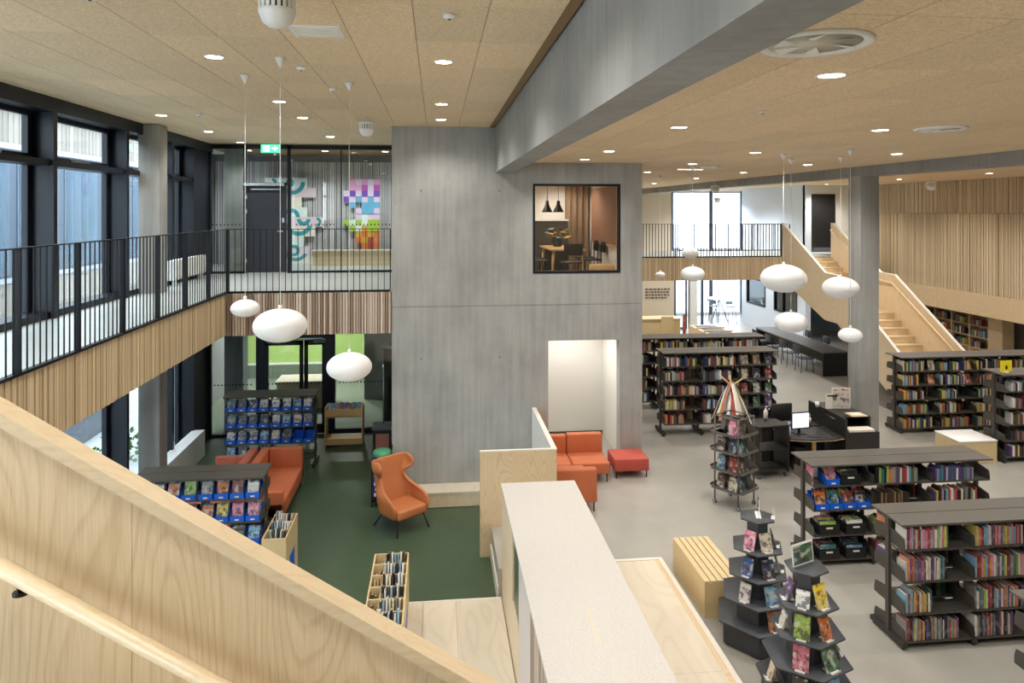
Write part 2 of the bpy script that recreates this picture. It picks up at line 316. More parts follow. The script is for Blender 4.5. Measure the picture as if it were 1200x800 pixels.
for d in ((1.85, 3.58, 3.80, 3.845), (1.85, 3.58, 5.495, 5.54), (1.85, 1.89, 3.845, 5.495), (3.54, 3.58, 3.845, 5.495)):
    bx('frame', 'black_frame', (d[0], d[1], YC - .01, YC + .12, d[2], d[3]), o)
bx('pane', 'glass_warm', (1.89, 3.54, YC + .04, YC + .05, 3.845, 5.495), o)

# ---- beams and columns
b1 = struct('beam', 'concrete_beam', 'large concrete beam running along the ceiling to the core', 'beam', (1.12, 1.46, -3, YC, 5.75, CL))
b2 = struct('beam.001', 'concrete_beam', 'long concrete beam over the round-cornered column in the hall', 'beam', (8.92, 9.34, -3, 33, 5.74, CR + .02))
b2['label'] = 'concrete beam resting on the hall column'
o = struct('column', 'concrete', 'square concrete column beside the service desk', 'column', (8.86, 9.28, 14.1, 14.55, 0, 5.75)); bev(o, .015, 2)
o = struct('column.001', 'concrete', 'square concrete column at the gallery windows', 'column', (-5.47, -5.09, 13.73, 14.12, ZS, CL)); bev(o, .012, 2)
o = struct('column.002', 'concrete', 'round-edged concrete column behind the gallery glass partition', 'column', (-5.25, -4.80, 18.3, 18.75, ZS, CL))

# ---- left curtain wall
GX = -5.72
cw = empty_struct('window_1', 'dark framed curtain wall with tall panes along the gallery', 'window')
fins = [1.2, 3.6, 5.95, 8.35, 10.75, 13.14, 15.3, 16.59, 17.78]
for k, y in enumerate(fins):
    bar('mullion', 'black_frame', GX - .04, -5.40, y - .05, y + .05, ZS, CL, cw)
    bar('mullion_face', 'black_frame', GX - .05, GX + .03, y - .16, y + .16, ZS, CL, cw)
bar('mullion_face', 'black_frame', GX - .05, -5.45, 16.64, 17.75, ZS, CL, cw)
for z0, z1, xx in ((CL - .20, CL, -5.38), (5.66, 5.75, -5.44), (ZU - .06, ZU + .10, -5.46), (2.60, 2.76, -5.46), (ZS, ZS + .10, -5.50)):
    bar('transom', 'black_frame', GX - .04, xx, -3, 17.83, z0, z1, cw)
for y0, y1 in zip(fins[:-2], fins[1:-1]):
    for z0, z1 in ((5.75, CL - .2), (ZU + .1, 5.66), (ZS + .1, 2.6)):
        bar('pane', 'glass', GX - .004, GX + .004, y0 + .05, y1 - .05, z0, z1, cw)
    if y0 > 7:
        for d in ((y0 + .16, y1 - .16, 5.75, 5.82), (y0 + .16, y1 - .16, CL - .27, CL - .2), (y0 + .16, y0 + .23, 5.82, CL - .27), (y1 - .23, y1 - .16, 5.82, CL - .27)):
            bar('sash', 'black_frame', GX + .005, GX + .07, *d, cw)
        bar('vent_motor', 'chrome', GX + .075, GX + .11, (y0 + y1) / 2 - .3, (y0 + y1) / 2 + .3, 5.77, 5.81, cw)
struct('trim_1', 'white_paint', 'white boxed window sill beside the sunken floor', 'sill', (-5.45, -5.18, 9.0, 16.6, ZS, 0.10))
# ---- rear wall, behind the viewer, and outer side
struct('wall_rear', 'white_wall', 'unseen white wall closing the hall behind the viewer', 'wall', (-5.9, 17.5, -3.2, -3, -.6, 7))  # out of view; shuts out the sky, white to bounce light

# ---- gallery edge cladding
def cladding(name, label, mat, back, along, a0, a1, fixed, z0, z1, pitch, depth, facing, wd=(.68, .90)):
    c = empty_struct(name, label, 'cladding')
    t = .03
    if along == 'y': bx('backing', back, (min(fixed, fixed + facing * t), max(fixed, fixed + facing * t), a0, a1, z0, z1), c)
    else: bx('backing', back, (a0, a1, min(fixed, fixed + facing * t), max(fixed, fixed + facing * t), z0, z1), c)
    p = a0
    f0 = fixed + facing * t
    while p < a1 - pitch * .5:
        ww = pitch * random.uniform(*wd); dd = depth * random.choice((.6, .8, 1.0, 1.0))
        lo, hi = min(f0, f0 + facing * dd), max(f0, f0 + facing * dd)
        if along == 'y': bar('slat', mat, lo, hi, p, p + ww, z0, z1, c)
        else: bar('slat', mat, p, p + ww, lo, hi, z0, z1, c)
        p += pitch
    return c
cladding('wall_gallery', 'oak slat front of the gallery beside the windows', 'slat_oak', 'slat_backing', 'y', 3.6, 13.6, -3.93, 2.72, ZU - .01, .048, .03, 1, (.74, .88))
cladding('wall_bridge', 'greyish oak slat front of the gallery beside the core', 'slat_oak_grey', 'slat_backing', 'x', -3.86, -.86, 13.68, 2.70, ZU - .01, .05, .04, -1, (.5, .9))
cladding('wall_landing', 'oak slat front of the far landing', 'slat_oak', 'slat_backing', 'x', 5.2, 11.32, 22.42, 2.74, ZU - .01, .066, .04, -1)
rw = cladding('wall_right', 'tall oak slat wall above the long wooden fascia', 'slat_wall', 'slat_backing', 'y', 12.0, 24.9, 16.06, 2.55, 4.93, .092, .035, -1, (.62, .76))
cladding('wall_right_upper', 'upper band of the oak slat wall under the ceiling', 'slat_wall', 'slat_backing', 'y', 12.0, 24.9, 16.06, 4.945, CR, .092, .035, -1, (.62, .76))
struct('wall_fascia', 'ply', 'wooden fascia strip under the slat wall', 'wall', (15.99, 16.4, 5, 24.9, 1.9, 2.55))
struct('wall_right_low', 'grey_wall', 'grey recessed wall below the wooden fascia', 'wall', (17.3, 17.5, -3, 34, 0, 2.55), (16.0, 17.5, -3, 12, 2.55, CR))
struct('ceiling_fascia', 'ply', 'wooden soffit behind the fascia', 'ceiling', (16.4, 17.4, 5, 24.9, 2.40, 2.55))

# ---- upper glass partition with door, hall with slat wall behind it
o = empty_struct('window_2', 'full height glass partition at the end of the gallery', 'window')
GY = 17.9
for x0, x1, z0, z1 in ((-5.7, -.85, CL - .10, CL), (-5.7, -4.62, ZU, ZU + .05), (-3.55, -.85, ZU, ZU + .05), (-5.66, -5.58, ZU, CL), (-4.68, -4.62, ZU, CL), (-3.64, -3.56, ZU, CL), (-.92, -.86, ZU, CL), (-2.36, -2.34, ZU, CL - .1)):
    bx('frame', 'black_frame', (x0, x1, GY - .04, GY + .05, z0, z1), o)
for x0, x1, z0, z1 in ((-5.58, -4.68, ZU + .05, CL - .1), (-4.62, -3.64, 5.70, CL - .1), (-3.56, -2.36, ZU + .05, CL - .1), (-2.34, -.92, ZU + .05, CL - .1)):
    bx('pane', 'glass', (x0, x1, GY, GY + .012, z0, z1), o)
dot = MB().box(-.016, .016, -.004, .004, -.016, .016).mesh('glass_marker', 'black_frame')
for x in [x * .09 for x in range(-61, -10)]:
    if not -4.75 < x < -3.5 and not -2.45 < x < -2.25: put('glass_marker', dot, o, (x, GY - .01, ZU + 1.18))
o = empty_struct('door_1', 'dark grey door in the gallery glass partition', 'door')
bx('leaf', 'door_dark', (-4.60, -3.66, GY - .03, GY + .03, ZU + .02, 5.64), o)
bx('head', 'black_frame', (-4.62, -3.64, GY - .05, GY + .06, 5.64, 5.70), o)
bx('closer', 'chrome', (-4.66, -3.70, GY - .12, GY - .03, 5.62, 5.69), o); bx('closer_arm', 'chrome', (-4.50, -3.80, GY - .07, GY - .04, 5.52, 5.55), o)
h = bx('handle', 'chrome', (-3.86, -3.72, GY - .10, GY - .08, 4.50, 4.53), o); bx('lock', 'chrome', (-3.76, -3.71, GY - .045, GY - .03, 4.72, 4.84), o)
for z in (3.75, 4.95, 5.3): bx('hinge', 'chrome', (-4.62, -4.59, GY - .05, GY - .03, z, z + .1), o)
struct('wall_hall', 'slat_backing_grey', 'grey backing wall of the upper hall', 'wall', (-6.3, -.6, 21.1, 21.3, ZU, CL), (-6.4, -6.3, 17.9, 21.3, ZU, CL))
struct('floor_hall', 'vinyl_upper', 'floor of the upper hall beyond the glass', 'floor', (-6.3, -5.75, 17.9, 21.2, 2.72, ZU))
struct('ceiling_hall', 'white_paint', 'ceiling of the upper hall beyond the glass', 'ceiling', (-6.3, -5.9, 17.9, 21.3, CL, CL + .1))
cladding('wall_hall_slats', 'grey and white slat wall behind the gallery glass', 'slat_white', 'slat_backing_grey', 'x', -6.28, -.9, 21.1, ZU, CL - .2, .068, .04, -1, (.55, .88))
# ---- ground floor glazing under the bridge, with doors
o = empty_struct('window_3', 'dark framed ground floor glazing under the gallery', 'window')
GG = 17.9
for x0, x1, z0, z1 in ((-5.7, -.85, 2.55, 2.72), (-5.7, -4.4, ZS, ZS + .06), (-2.5, -.85, ZS, ZS + .12), (-5.62, -5.52, ZS, 2.6), (-4.38, -4.18, ZS, 2.6), (-2.72, -2.50, ZS, 2.6), (-.95, -.86, ZS, 2.6), (-4.2, -2.7, 1.86, 1.98)):
    bx('frame', 'black_frame', (x0, x1, GG - .05, GG + .06, z0, z1), o)
for x0, x1, z0, z1 in ((-5.52, -4.38, ZS + .06, 2.55), (-4.18, -2.72, 1.98, 2.55), (-2.5, -.95, ZS + .12, 2.55)):
    bx('pane', 'glass_dark', (x0, x1, GG, GG + .012, z0, z1), o)
for x in [x * .085 for x in range(-64, -11)]:
    if not -4.45 < x < -4.1 and not -2.8 < x < -2.45: put('glass_marker', dot, o, (x, GG - .015, .78))
o = empty_struct('door_2', 'black framed double glass door below the gallery', 'door')
for x0, x1 in ((-4.18, -3.26), (-3.24, -2.72)):
    for a in ((x0, x0 + .09, ZS + .02, 1.84), (x1 - .09, x1, ZS + .02, 1.84), (x0, x1, 1.72, 1.84), (x0, x1, ZS + .02, ZS + .25)):
        bx('stile', 'black_frame', (a[0], a[1], GG - .03, GG + .03, a[2], a[3]), o)
    bx('pane', 'glass_dark', (x0 + .09, x1 - .09, GG - .006, GG + .006, ZS + .25, 1.72), o)
bx('closer', 'grey_plastic', (-4.12, -3.8, GG - .10, GG - .04, 1.78, 1.88), o); bx('closer', 'grey_plastic', (-3.0, -2.74, GG - .10, GG - .04, 1.78, 1.88), o); bx('closer_rail', 'chrome', (-4.1, -2.8, GG - .07, GG - .05, 1.88, 1.90), o)
struct('wall_lobby', 'green_wall', 'light green wall in the lobby behind the glass doors', 'wall', (-6.3, -2.0, 24, 24.1, 0.0, 2.72))
struct('wall_lobby_low', 'grey_green_wall', 'grey-green lower wall in the lobby behind the glass doors', 'wall', (-6.3, -2.0, 23.97, 24.1, ZS, -.04))
struct('trim_2', 'white_paint', 'white stripe along the green lobby wall', 'trim', (-6.3, -2.0, 23.95, 24.1, -.04, 0.02))
struct('wall_lobby_side', 'grey_plaster', 'grey side wall of the lobby beyond the glass', 'wall', (-6.4, -6.3, 18, 24, ZS, 2.72), (-2.0, -.6, 21.0, 21.1, ZS, 2.72), (-2.1, -2.0, 21.0, 24, ZS, 2.72))
struct('ceiling_lobby', 'white_paint', 'white ceiling of the lobby behind the glass doors', 'ceiling', (-6.3, -.6, 17.9, 24.1, 2.72, 2.75), (-6.3, -.6, 21.2, 24.1, 2.74, 2.9))
bxl = thing('wall_cupboard', 'white topped grey cupboard standing behind the glazing at the core', 'cupboard', (-1.15, 18.6, ZS)); bx('body', 'grey_plaster', (-.22, .22, -.2, .2, 0, 2.0), bxl); bx('top', 'white_paint', (-.24, .24, -.22, .22, 2.0, 2.03), bxl); bx('door', 'black_laminate', (-.20, .20, -.215, -.2, .1, 1.95), bxl)
bxl = thing('reception_bench', 'pale wooden counter seen through the ground floor door', 'counter', (-3.9, 20.6, ZS)); bx('body', 'ply', (-.5, 1.0, -.4, .4, 0, .72), bxl); bx('top', 'ply_floor', (-.54, 1.04, -.44, .44, .72, .76), bxl)
# ---- far end of the hall
struct('wall_back', 'beige_wall', 'beige wall at the far end beside the tall windows', 'wall', (3.9, 11.15, 33, 33.2, 0, CR), (14.7, 17.5, 33, 33.2, 0, CR))
struct('wall_white', 'blue_white_wall', 'white wall beyond the far staircase', 'wall', (13.5, 13.7, 24.9, 30.4, 2.75, CR), (13.5, 13.7, 24.9, 30.4, 0, 1.0), (13.5, 13.7, 24.9, 30.4, 2.1, 2.75), (13.5, 13.7, 24.9, 25.5, 1.0, 2.1), (13.5, 13.7, 27.35, 28.1, 1.0, 2.1), (13.5, 13.7, 29.9, 30.4, 1.0, 2.1), (13.7, 17.4, 30.2, 30.4, 0, CR))
struct('wall_door', 'white_wall', 'cream wall around the black upper door', 'wall', (13.5, 17.5, 24.95, 25.1, 2.75, CR))
struct('wall_office', 'facade_grey', 'grey office wall behind the side windows', 'wall', (16.5, 16.6, 24.9, 33, 0, 2.7))
o = empty_struct('door_3', 'black door at the head of the far staircase', 'door')
bx('leaf', 'black_plastic', (13.76, 14.66, 24.90, 24.945, ZU, 5.62), o); bx('kick_plate', 'grey_plastic', (13.78, 14.64, 24.89, 24.90, ZU + .02, ZU + .16), o)
bx('switch', 'black_plastic', (13.60, 13.66, 24.92, 24.945, 4.55, 4.65), o); bx('handle', 'chrome', (14.52, 14.62, 24.86, 24.88, 4.48, 4.51), o)
o = empty_struct('window_4', 'tall bright window at the far end of the hall', 'window')
for a in ((11.15, 11.25, 0, CR), (13.05, 13.2, 0, CR), (14.6, 14.7, 0, CR)): bx('frame', 'facade_dark', (a[0], a[1], 33, 33.12, a[2], a[3]), o)
for a in ((2.65, 3.2), (CR - .12, CR), (0, .12)): bx('transom', 'facade_white', (11.25, 14.6, 33.01, 33.11, a[0], a[1]), o)
for x0, x1 in ((11.25, 13.05), (13.2, 14.6)):
    for z0, z1 in ((.12, 2.65), (3.2, CR - .12)): bx('pane', 'glass_dimmed', (x0, x1, 33.05, 33.06, z0, z1), o)
o = empty_struct('window_5', 'interior office windows in the white wall', 'window')
for y0, y1 in ((25.5, 27.35), (28.1, 29.9)):
    for a in ((y0, y1, 1.0, 1.05), (y0, y1, 2.05, 2.1), (y0, y0 + .06, 1.05, 2.05), (y1 - .06, y1, 1.05, 2.05)): bx('frame', 'black_frame', (13.48, 13.6, a[0], a[1], a[2], a[3]), o)
    bx('pane', 'glass', (13.54, 13.55, y0 + .06, y1 - .06, 1.05, 2.05), o)
bx('mullion', 'black_frame', (13.48, 13.6, 26.6, 26.66, 1.05, 2.05), o)
struct('wall_vestibule', 'white_wall', 'pillar of the glass entrance vestibule', 'wall', (10.62, 10.92, 29.0, 29.3, 0, 2.76))
o = empty_struct('door_4', 'glass entrance doors with dark frames at the far end', 'door')
for a in ((9.95, 10.03), (10.46, 10.52), (11.14, 11.24)): bx('stile', 'facade_dark', (a[0], a[1], 29.1, 29.18, 0, 2.74), o)
for a in ((10.03, 10.46), (10.92, 11.14)): bx('pane', 'glass', (a[0], a[1], 29.13, 29.14, .02, 2.74), o)
for a in ((10.03, 10.46), (10.92, 11.14)): bx('rail', 'facade_dark', (a[0], a[1], 29.1, 29.18, 0, .08), o)
struct('wall_poster', 'beige_wall', 'beige wall with dark lettering beside the entrance', 'wall', (5.5, 9.95, 29.1, 29.3, 0, 2.76))
lt = thing('wall_lettering', 'four lines of small dark lettering on beige wall beside entrance', 'lettering', (8.7, 29.09, 1.25))
for r in range(4):
    x = 0.0
    while x < 1.0 - .1 * (r % 2):
        ww = random.uniform(.05, .14); bx('letter', 'shelf_grey', (x, x + ww, -.006, 0, .42 - r * .12, .42 - r * .12 + .06), lt); x += ww + .04
struct('ceiling_landing', 'white_paint', 'pale soffit under the far landing', 'ceiling', (4.0, 13.1, 22.45, 26, 2.735, 2.758))
struct('wall_side', 'white_wall', 'pale wall closing the hall behind the core', 'wall', (3.9, 4.02, 19, 33, 0, CR))

# ================================================================== OUTSIDE
struct('ground_outside', 'paving', 'grey paving of the courtyard outside the windows', 'ground', (-40, -5.9, -10, 60, -1.0, -.55), (3, 30, 33.3, 70, -1.0, -.2))  # paving colour lightened to bounce daylight up to the ceiling
ex = thing('neighbour_building', 'pale courtyard wing with timber boards above its windows', 'building', (-12, 0, -.55))
bx('wall', 'facade_wall', (-.6, 0, 2, 45, 0, 7.4), ex); bx('band', 'facade_strip', (-.05, .06, 2, 45, 7.30, 7.46), ex); bx('eave', 'facade_strip', (-.3, .25, 2, 45, 8.45, 8.6), ex)
bx('parapet_wall', 'slat_backing', (-.6, -.02, 2, 45, 7.4, 8.45), ex); bx('sill_band', 'facade_strip', (-.05, .08, 2, 45, 3.52, 3.66), ex)
for i in range(95): bar('board', 'board_darkened', -.02, .02, 12 + i * .26, 12.24 + i * .26, 7.46, 8.45, ex)
for i in range(95): bar('board', 'board_darkened', 0, .03, 12 + i * .26, 12.24 + i * .26, 2.5, 3.5, ex)
for i in range(9):
    wn = bx('window', 'facade_window', (0, .02, 14 + i * 2.6, 16.2 + i * 2.6, 3.75, 7.0), ex); bx('pane', 'glass_matt', (.025, .03, 14.05 + i * 2.6, 16.15 + i * 2.6, 3.8, 6.95), wn)
    for k in range(4): bx('curtain', 'facade_curtain_light' if k % 2 else 'facade_curtain', (.021, .024, 14.1 + i * 2.6 + k * .5, 14.45 + i * 2.6 + k * .5, 3.8, 6.9), wn)
pl = thing('garden_wall', 'low white planter wall in the courtyard', 'planter', (-8.6, 0, -.55)); bx('wall', 'facade_strip', (-.2, .2, 6, 19, 0, .75), pl); bx('coping', 'facade_strip', (-.25, .25, 5.9, 19.1, .75, .82), pl)
def shrub(loc, r, label):
    mb = MB()
    for k in range(160):
        u = Vector((random.gauss(0, 1), random.gauss(0, 1), random.gauss(0, 1))).normalized() * r * random.uniform(.55, 1); u.z = abs(u.z) * 1.2 + .05
        a = Vector((random.uniform(-1, 1), random.uniform(-1, 1), random.uniform(-1, 1))).normalized() * .07; b = a.orthogonal().normalized() * .04
        mb.add([u - a, u + b, u + a, u - b], [(0, 1, 2, 3)])
    t = thing('courtyard_shrub', label, 'shrub', loc); mb.build('foliage', 'shrub_green', t); MB().tube((0, 0, 0), (0, 0, r * .8), .03, 6).build('stem', 'slat_backing', t)
shrub((-7.0, 16.6, -.55), .6, 'leafy green shrub outside the ground floor window'); shrub((-7.4, 12.6, -.55), .45, 'smaller green shrub further along the courtyard window')

# ================================================================== STAIRS, PARAPETS, RAILINGS
def rail_section(name, label, p0, p1, z, h, npost, post_end=True, step=.112):
    # black steel balustrade from p0 to p1 (world xy), standing on level z
    p0 = Vector((*p0, z)); p1 = Vector((*p1, z)); d = p1 - p0; L = d.length; ang = math.atan2(d.y, d.x)
    t = thing(name, label, 'railing', p0, ang)
    bx('top_rail', 'black_rail', (0, L, -.028, .028, h - .012, h), t); bx('bottom_rail', 'black_rail', (0, L, -.03, .03, 0, .03), t)
    posts = [k * L / npost for k in range(npost + 1)]
    for q in posts: bar('post', 'black_rail', q - .008, q + .008, -.035, .035, .03, h - .012, t)
    n = int(L / step); bw_ = .006 if p0.y < 20 else .010
    for k in range(n + 1):
        q = k * L / n
        if min(abs(q - a) for a in posts) > .04: bar('baluster', 'black_rail', q - bw_, q + bw_, -bw_, bw_, .03, h - .012, t)
    return t
r1 = rail_section('gallery_railing', 'black steel railing along the gallery edge facing the windows', (-3.87, 2.6), (-3.87, 13.7), ZU, 1.19, 10)
rail_section('gallery_railing', 'black steel railing across the gallery between corner and core', (-3.84, 13.66), (-.88, 13.66), ZU, 1.19, 1)
rail_section('landing_railing', 'black steel railing on the far landing above oak slats', (4.1, 22.38), (11.28, 22.38), ZU, 1.09, 4, step=.1)
rail_section('landing_railing', 'thin dark railing at the rear edge of the far landing', (9.0, 25.9), (13.4, 25.9), ZU, 1.0, 3, step=.6)

# near stair parapet with handrail; stair descends along x
SL = .64
def ptop(x): return 3.606 - SL * x
pp = thing('stair_parapet', 'plywood stair parapet with pale cap beside the handrail', 'parapet')
seams = [-1.42, -.92, .0, .92, 1.84, 2.76, 3.68]
for a, b in zip(seams[:-1], seams[1:]):
    MB().prism([(a + .0006, ptop(a) - .045), (a + .0006, max(0, ptop(a) - 1.75)), (b - .0006, max(0, ptop(b) - 1.75)), (b - .0006, ptop(b) - .045)], 2.264, 2.33).build('panel', 'ply', pp)
MB().prism([(-1.42, ptop(-1.42) - .043), (3.7, ptop(3.7) - .043), (3.7, ptop(3.7)), (-1.42, ptop(-1.42))], 2.25, 2.335).build('cap', 'handrail_wood', pp)
MB().box(-3.9, -1.42, 2.255, 2.33, 3.0, 4.47).build('level_panel', 'ply', pp); MB().box(-3.9, -1.42, 2.25, 2.335, 4.47, ptop(-1.42)).build('level_cap', 'handrail_wood', pp)
hr = thing('stair_handrail', 'round wooden handrail fixed to the plywood stair parapet', 'handrail')
def hz(x): return 3.207 - SL * x
MB().tube((-1.75, 2.185, hz(-1.75)), (3.3, 2.185, hz(3.3)), .024, 16).build('rail', 'handrail_wood', hr)
for x in (-1.20, -.05, 1.1, 2.2):
    MB().tube((x, 2.185, hz(x) - .02), (x, 2.20, hz(x) - .055), .007, 8).tube((x, 2.20, hz(x) - .055), (x, 2.255, hz(x) - .06), .007, 8).lathe([(0, -.004), (.022, -.004), (.022, .004), (0, .004)], 14, (x, 2.2, hz(x) - .055)).build('bracket', 'black_metal', hr)
st = thing('near_staircase', 'plywood staircase descending beside the parapet below the viewer', 'stairs')
for k in range(20):
    z = ZU - (k + 1) * ZU / 20; x = -1.32 + k * .272
    bar('tread', 'ply_floor', x, x + .30, .92, 2.25, z - .04, z, st); bar('riser', 'ply_side', x - .012, x, .92, 2.25, z, z + ZU / 20 - .04, st)

# far staircase: two flights along y with a landing
fs = thing('far_staircase', 'pale wooden staircase with solid parapets leading to the landing', 'stairs')
YT, YL0, YL1 = 22.3, 19.75, 19.1; ZL = 2.09; YB = 15.6
n1 = 9
for k in range(n1):
    z = ZU - (k + 1) * (ZU - ZL) / n1; y = YT - (k + 1) * (YT - YL0) / n1; g = (YT - YL0) / n1
    bar('tread', 'ply', 11.37, 13.03, y - .02, y + g, z - .04, z, fs); bar('riser', 'ply_side', 11.37, 13.03, y + g - .012, y + g, z, z + (ZU - ZL) / n1 - .04, fs)
bar('landing', 'ply', 11.37, 13.03, YL1, YL0, ZL - .05, ZL, fs)
n2 = 12
for k in range(n2):
    z = ZL - (k + 1) * ZL / n2; y = YL1 - (k + 1) * (YL1 - YB) / n2; g = (YL1 - YB) / n2
    bar('tread', 'ply', 11.37, 13.03, y - .02, y + g, z - .04, z, fs); bar('riser', 'ply_side', 11.37, 13.03, y + g - .012, y + g, max(z, 0), z + ZL / n2 - .04, fs)
prof = [(YT + .1, ZU + 1.09), (YT, ZU + 1.09), (YL0, ZL + 1.09), (YL1, ZL + 1.07), (YB + .2, 1.12), (YB, 1.0), (YB, 0), (YB + .5, 0), (YL1, ZL - .28), (YL0, ZL - .28), (YT, ZU - .75), (YT + .1, ZU - .75)]
for x0, x1 in ((11.30, 11.37), (13.03, 13.10)):
    MB().prism(prof, x0, x1, 'x').build('parapet', 'ply_side', fs)
    cp = [(YT + .1, ZU + 1.09), (YT, ZU + 1.09), (YL0, ZL + 1.09), (YL1, ZL + 1.07), (YB + .2, 1.12), (YB, 1.0)]
    MB().prism(cp + [(y, z + .02) for y, z in reversed(cp)], x0 - .004, x1 + .004, 'x').build('cap', 'kerb_white', fs)
mb = MB(); hp = [(YT, ZU + .88), (YL0, ZL + .88), (YL1, ZL + .86), (YB + .1, .9)]
for a, b in zip(hp[:-1], hp[1:]): mb.tube((12.96, *a), (12.96, *b), .022, 10)
mb.build('handrail', 'handrail_wood', fs)
MB().prism([(YT, ZU - .75), (YL0, ZL - .28), (YL0, ZL - .1), (YT, ZU - .2)], 11.37, 13.03, 'x').build('soffit', 'black_laminate', fs)  # coloured black for the shade below the flight
MB().prism([(YL0, 0), (YL0, ZL - .3), (YB + .6, .05), (YB + .6, 0)], 13.0, 13.03, 'x').build('underside_shade', 'black_laminate', fs)  # black sheet put in for the shadow under the stair

# ---- sunken platform, counter, partitions
dk = tag(bpy.data.objects.new('floor_platform', None), 'light plywood step platform at the edge of the green floor', 'floor', None, 'structure'); COL.objects.link(dk)
xs = [-3.0, -2.5, -2.0, -1.55, -1.1, -.64, -.19, .26, .895]
for a, b in zip(xs[:-1], xs[1:]):
    for y0, y1 in ((2.4, 5.0), (5.003, 7.45), (7.453, 9.86)): bx('panel', 'ply_floor', (a + .0015, b - .0015, y0, y1, ZS + .001, ZS + .10), dk)
bx('edge_strip', 'kerb_white', (-3.0, .895, 9.86, 9.89, ZS + .001, ZS + .102), dk)
dk = tag(bpy.data.objects.new('floor_platform_2', None), 'plywood platform with pale edge beside the white counter', 'floor', None, 'structure'); COL.objects.link(dk)
for y0, y1 in ((2.4, 4.83), (4.833, 7.26), (7.263, 9.66)): bx('panel', 'ply_floor', (1.945, 3.02, y0, y1, 0.001, .145), dk)
bx('edge_strip', 'ply', (3.02, 3.075, 2.4, 9.66, .001, .147), dk); bx('edge_strip', 'kerb_white', (3.075, 3.14, 2.4, 9.72, .001, .155), dk); bx('edge_strip', 'kerb_white', (1.945, 3.075, 9.66, 9.72, .001, .155), dk)
ct = thing('counter_wall', 'long white speckled counter wall with slatted side', 'counter', (1.42, 6.2, ZS))
bx('worktop', 'counter_speckle', (-.525, .52, -3.7, 3.73, 1.63, 1.67), ct); bx('cable_slot', 'beige_wall', (.005, .03, -.05, .55, 1.669, 1.672), ct)
bx('side_panel', 'ply_side', (-.515, .51, 3.68, 3.72, .005, 1.63), ct); bx('side_panel', 'ply_side', (.47, .51, -3.7, 3.68, .005, 1.63), ct)
bx('side_panel', 'ply_side', (-.515, -.48, 2.35, 3.68, .005, 1.63), ct); bx('side_panel', 'ply_side', (-.515, -.48, 1.65, 2.35, .005, .78), ct)
bx('floor_reflection', 'green_lino', (-.495, -.485, 1.65, 2.35, .78, 1.63), ct); bx('white_panel', 'pale_panel', (-.515, -.48, .62, 1.65, .10, 1.63), ct)  # floor green painted into the opening in place of its reflection
bx('backing', 'slat_backing', (-.495, -.48, -3.7, .62, .10, 1.63), ct)
for k in range(68): bar('slat', 'slat_oak_grey', -.525, -.495, .60 - k * .0635 - .045, .60 - k * .0635, .10, 1.63, ct)
lp = thing('nook_partition', 'tall plywood corner partition with white inner face', 'partition', (.68, 11.25, ZS))
bx('front_panel', 'ply', (0, 1.23, 0, .05, 0, 1.66), lp); bx('cap', 'kerb_white', (-.002, 1.232, -.002, .052, 1.66, 1.68), lp)
bx('side_panel', 'white_paint', (1.15, 1.19, .05, 2.395, 0, 1.66), lp); bx('outer_panel', 'ply', (1.19, 1.23, .05, 2.395, .47, 1.66), lp); bx('side_cap', 'kerb_white', (1.148, 1.232, .052, 2.395, 1.66, 1.68), lp)
struct('trim_3', 'kerb_white', 'pale kerb between the green floor and the counter', 'kerb', (.84, .875, 9.95, 11.24, ZS, -.26))
bn = thing('wall_bench', 'low plywood bench along the foot of the concrete core', 'bench', (0, 13.4, ZS)); bx('front', 'ply_side', (-.45, 1.82, -.2, -.17, .01, .25), bn); bx('seat', 'ply_floor', (-.45, 1.82, -.21, .24, .25, .285), bn); bx('end_panel', 'ply_side', (-.45, -.42, -.17, .24, .01, .25), bn)

# ================================================================== CEILING FITTINGS
lens = MB().lathe([(0, 0), (.085, 0)], 20).mesh('lens', 'lamp_lens')
ring = MB().lathe([(.086, .0), (.088, -.006), (.105, -.004), (.107, .004)], 24).mesh('ring', 'white_plastic')
def downlight(x, y, z, label, watt=None, col=(1, .955, .89), light=True):
    t = thing('downlight', label, 'downlight', (x, y, z), 0, 'recessed ceiling downlights')
    put('lens', lens, t, (0, 0, -.003), (PI, 0, 0)); put('ring', ring, t)
    if light:
        L = bpy.data.lights.new('downlight_lamp', 'SPOT'); L.energy = (watt or LAMP_W); L.color = col; L.spot_size = 2.5; L.spot_blend = .7; L.shadow_soft_size = .09
        o = bpy.data.objects.new('downlight_lamp', L); COL.objects.link(o); o.parent = t; o.location = (0, 0, -.02)
for i, (x, nm) in enumerate(((.07, 'beside the big beam'), (-2.3, 'over the green floor'), (-4.6, 'above the gallery'))):
    for j, y in enumerate((1.6, 4.6, 7.67, 12.48, 14.96, 17.3) if x == -4.6 else (1.6, 4.6, 7.67, 10.73, 12.56, 15.74) if x == -2.3 else (1.6, 4.6, 7.67, 10.73, 12.56)):
        downlight(x, y, CL, f'round ceiling downlight {nm}, {nth(j + 1)} along its row from the stairs')
for i, (x, nm) in enumerate(((2.68, 'on the other side of the big beam'), (5.08, 'above the near bookcases'), (7.5, 'before the long thin beam'), (10.9, 'just behind the long thin beam'), (13.8, 'along the slat wall'))):
    ys = (1.6, 4.6, 7.67, 10.9, 12.75) if i == 0 else ((1.6, 4.6, 7.7, 10.93, 13.75, 16.8, 20.0, 24.0, 28.5) if i < 3 else (7.7, 12.0, 16.5, 20.0, 24.0, 28.5))
    for j, y in enumerate(ys):
        if x > 12 and y > 24.5: continue
        downlight(x, y, CR, f'round ceiling downlight {nm}, {nth(j + 1)} along its row', LAMP_W * (2.1 if x > 10 else 1.2 if x > 4 else 1.0))
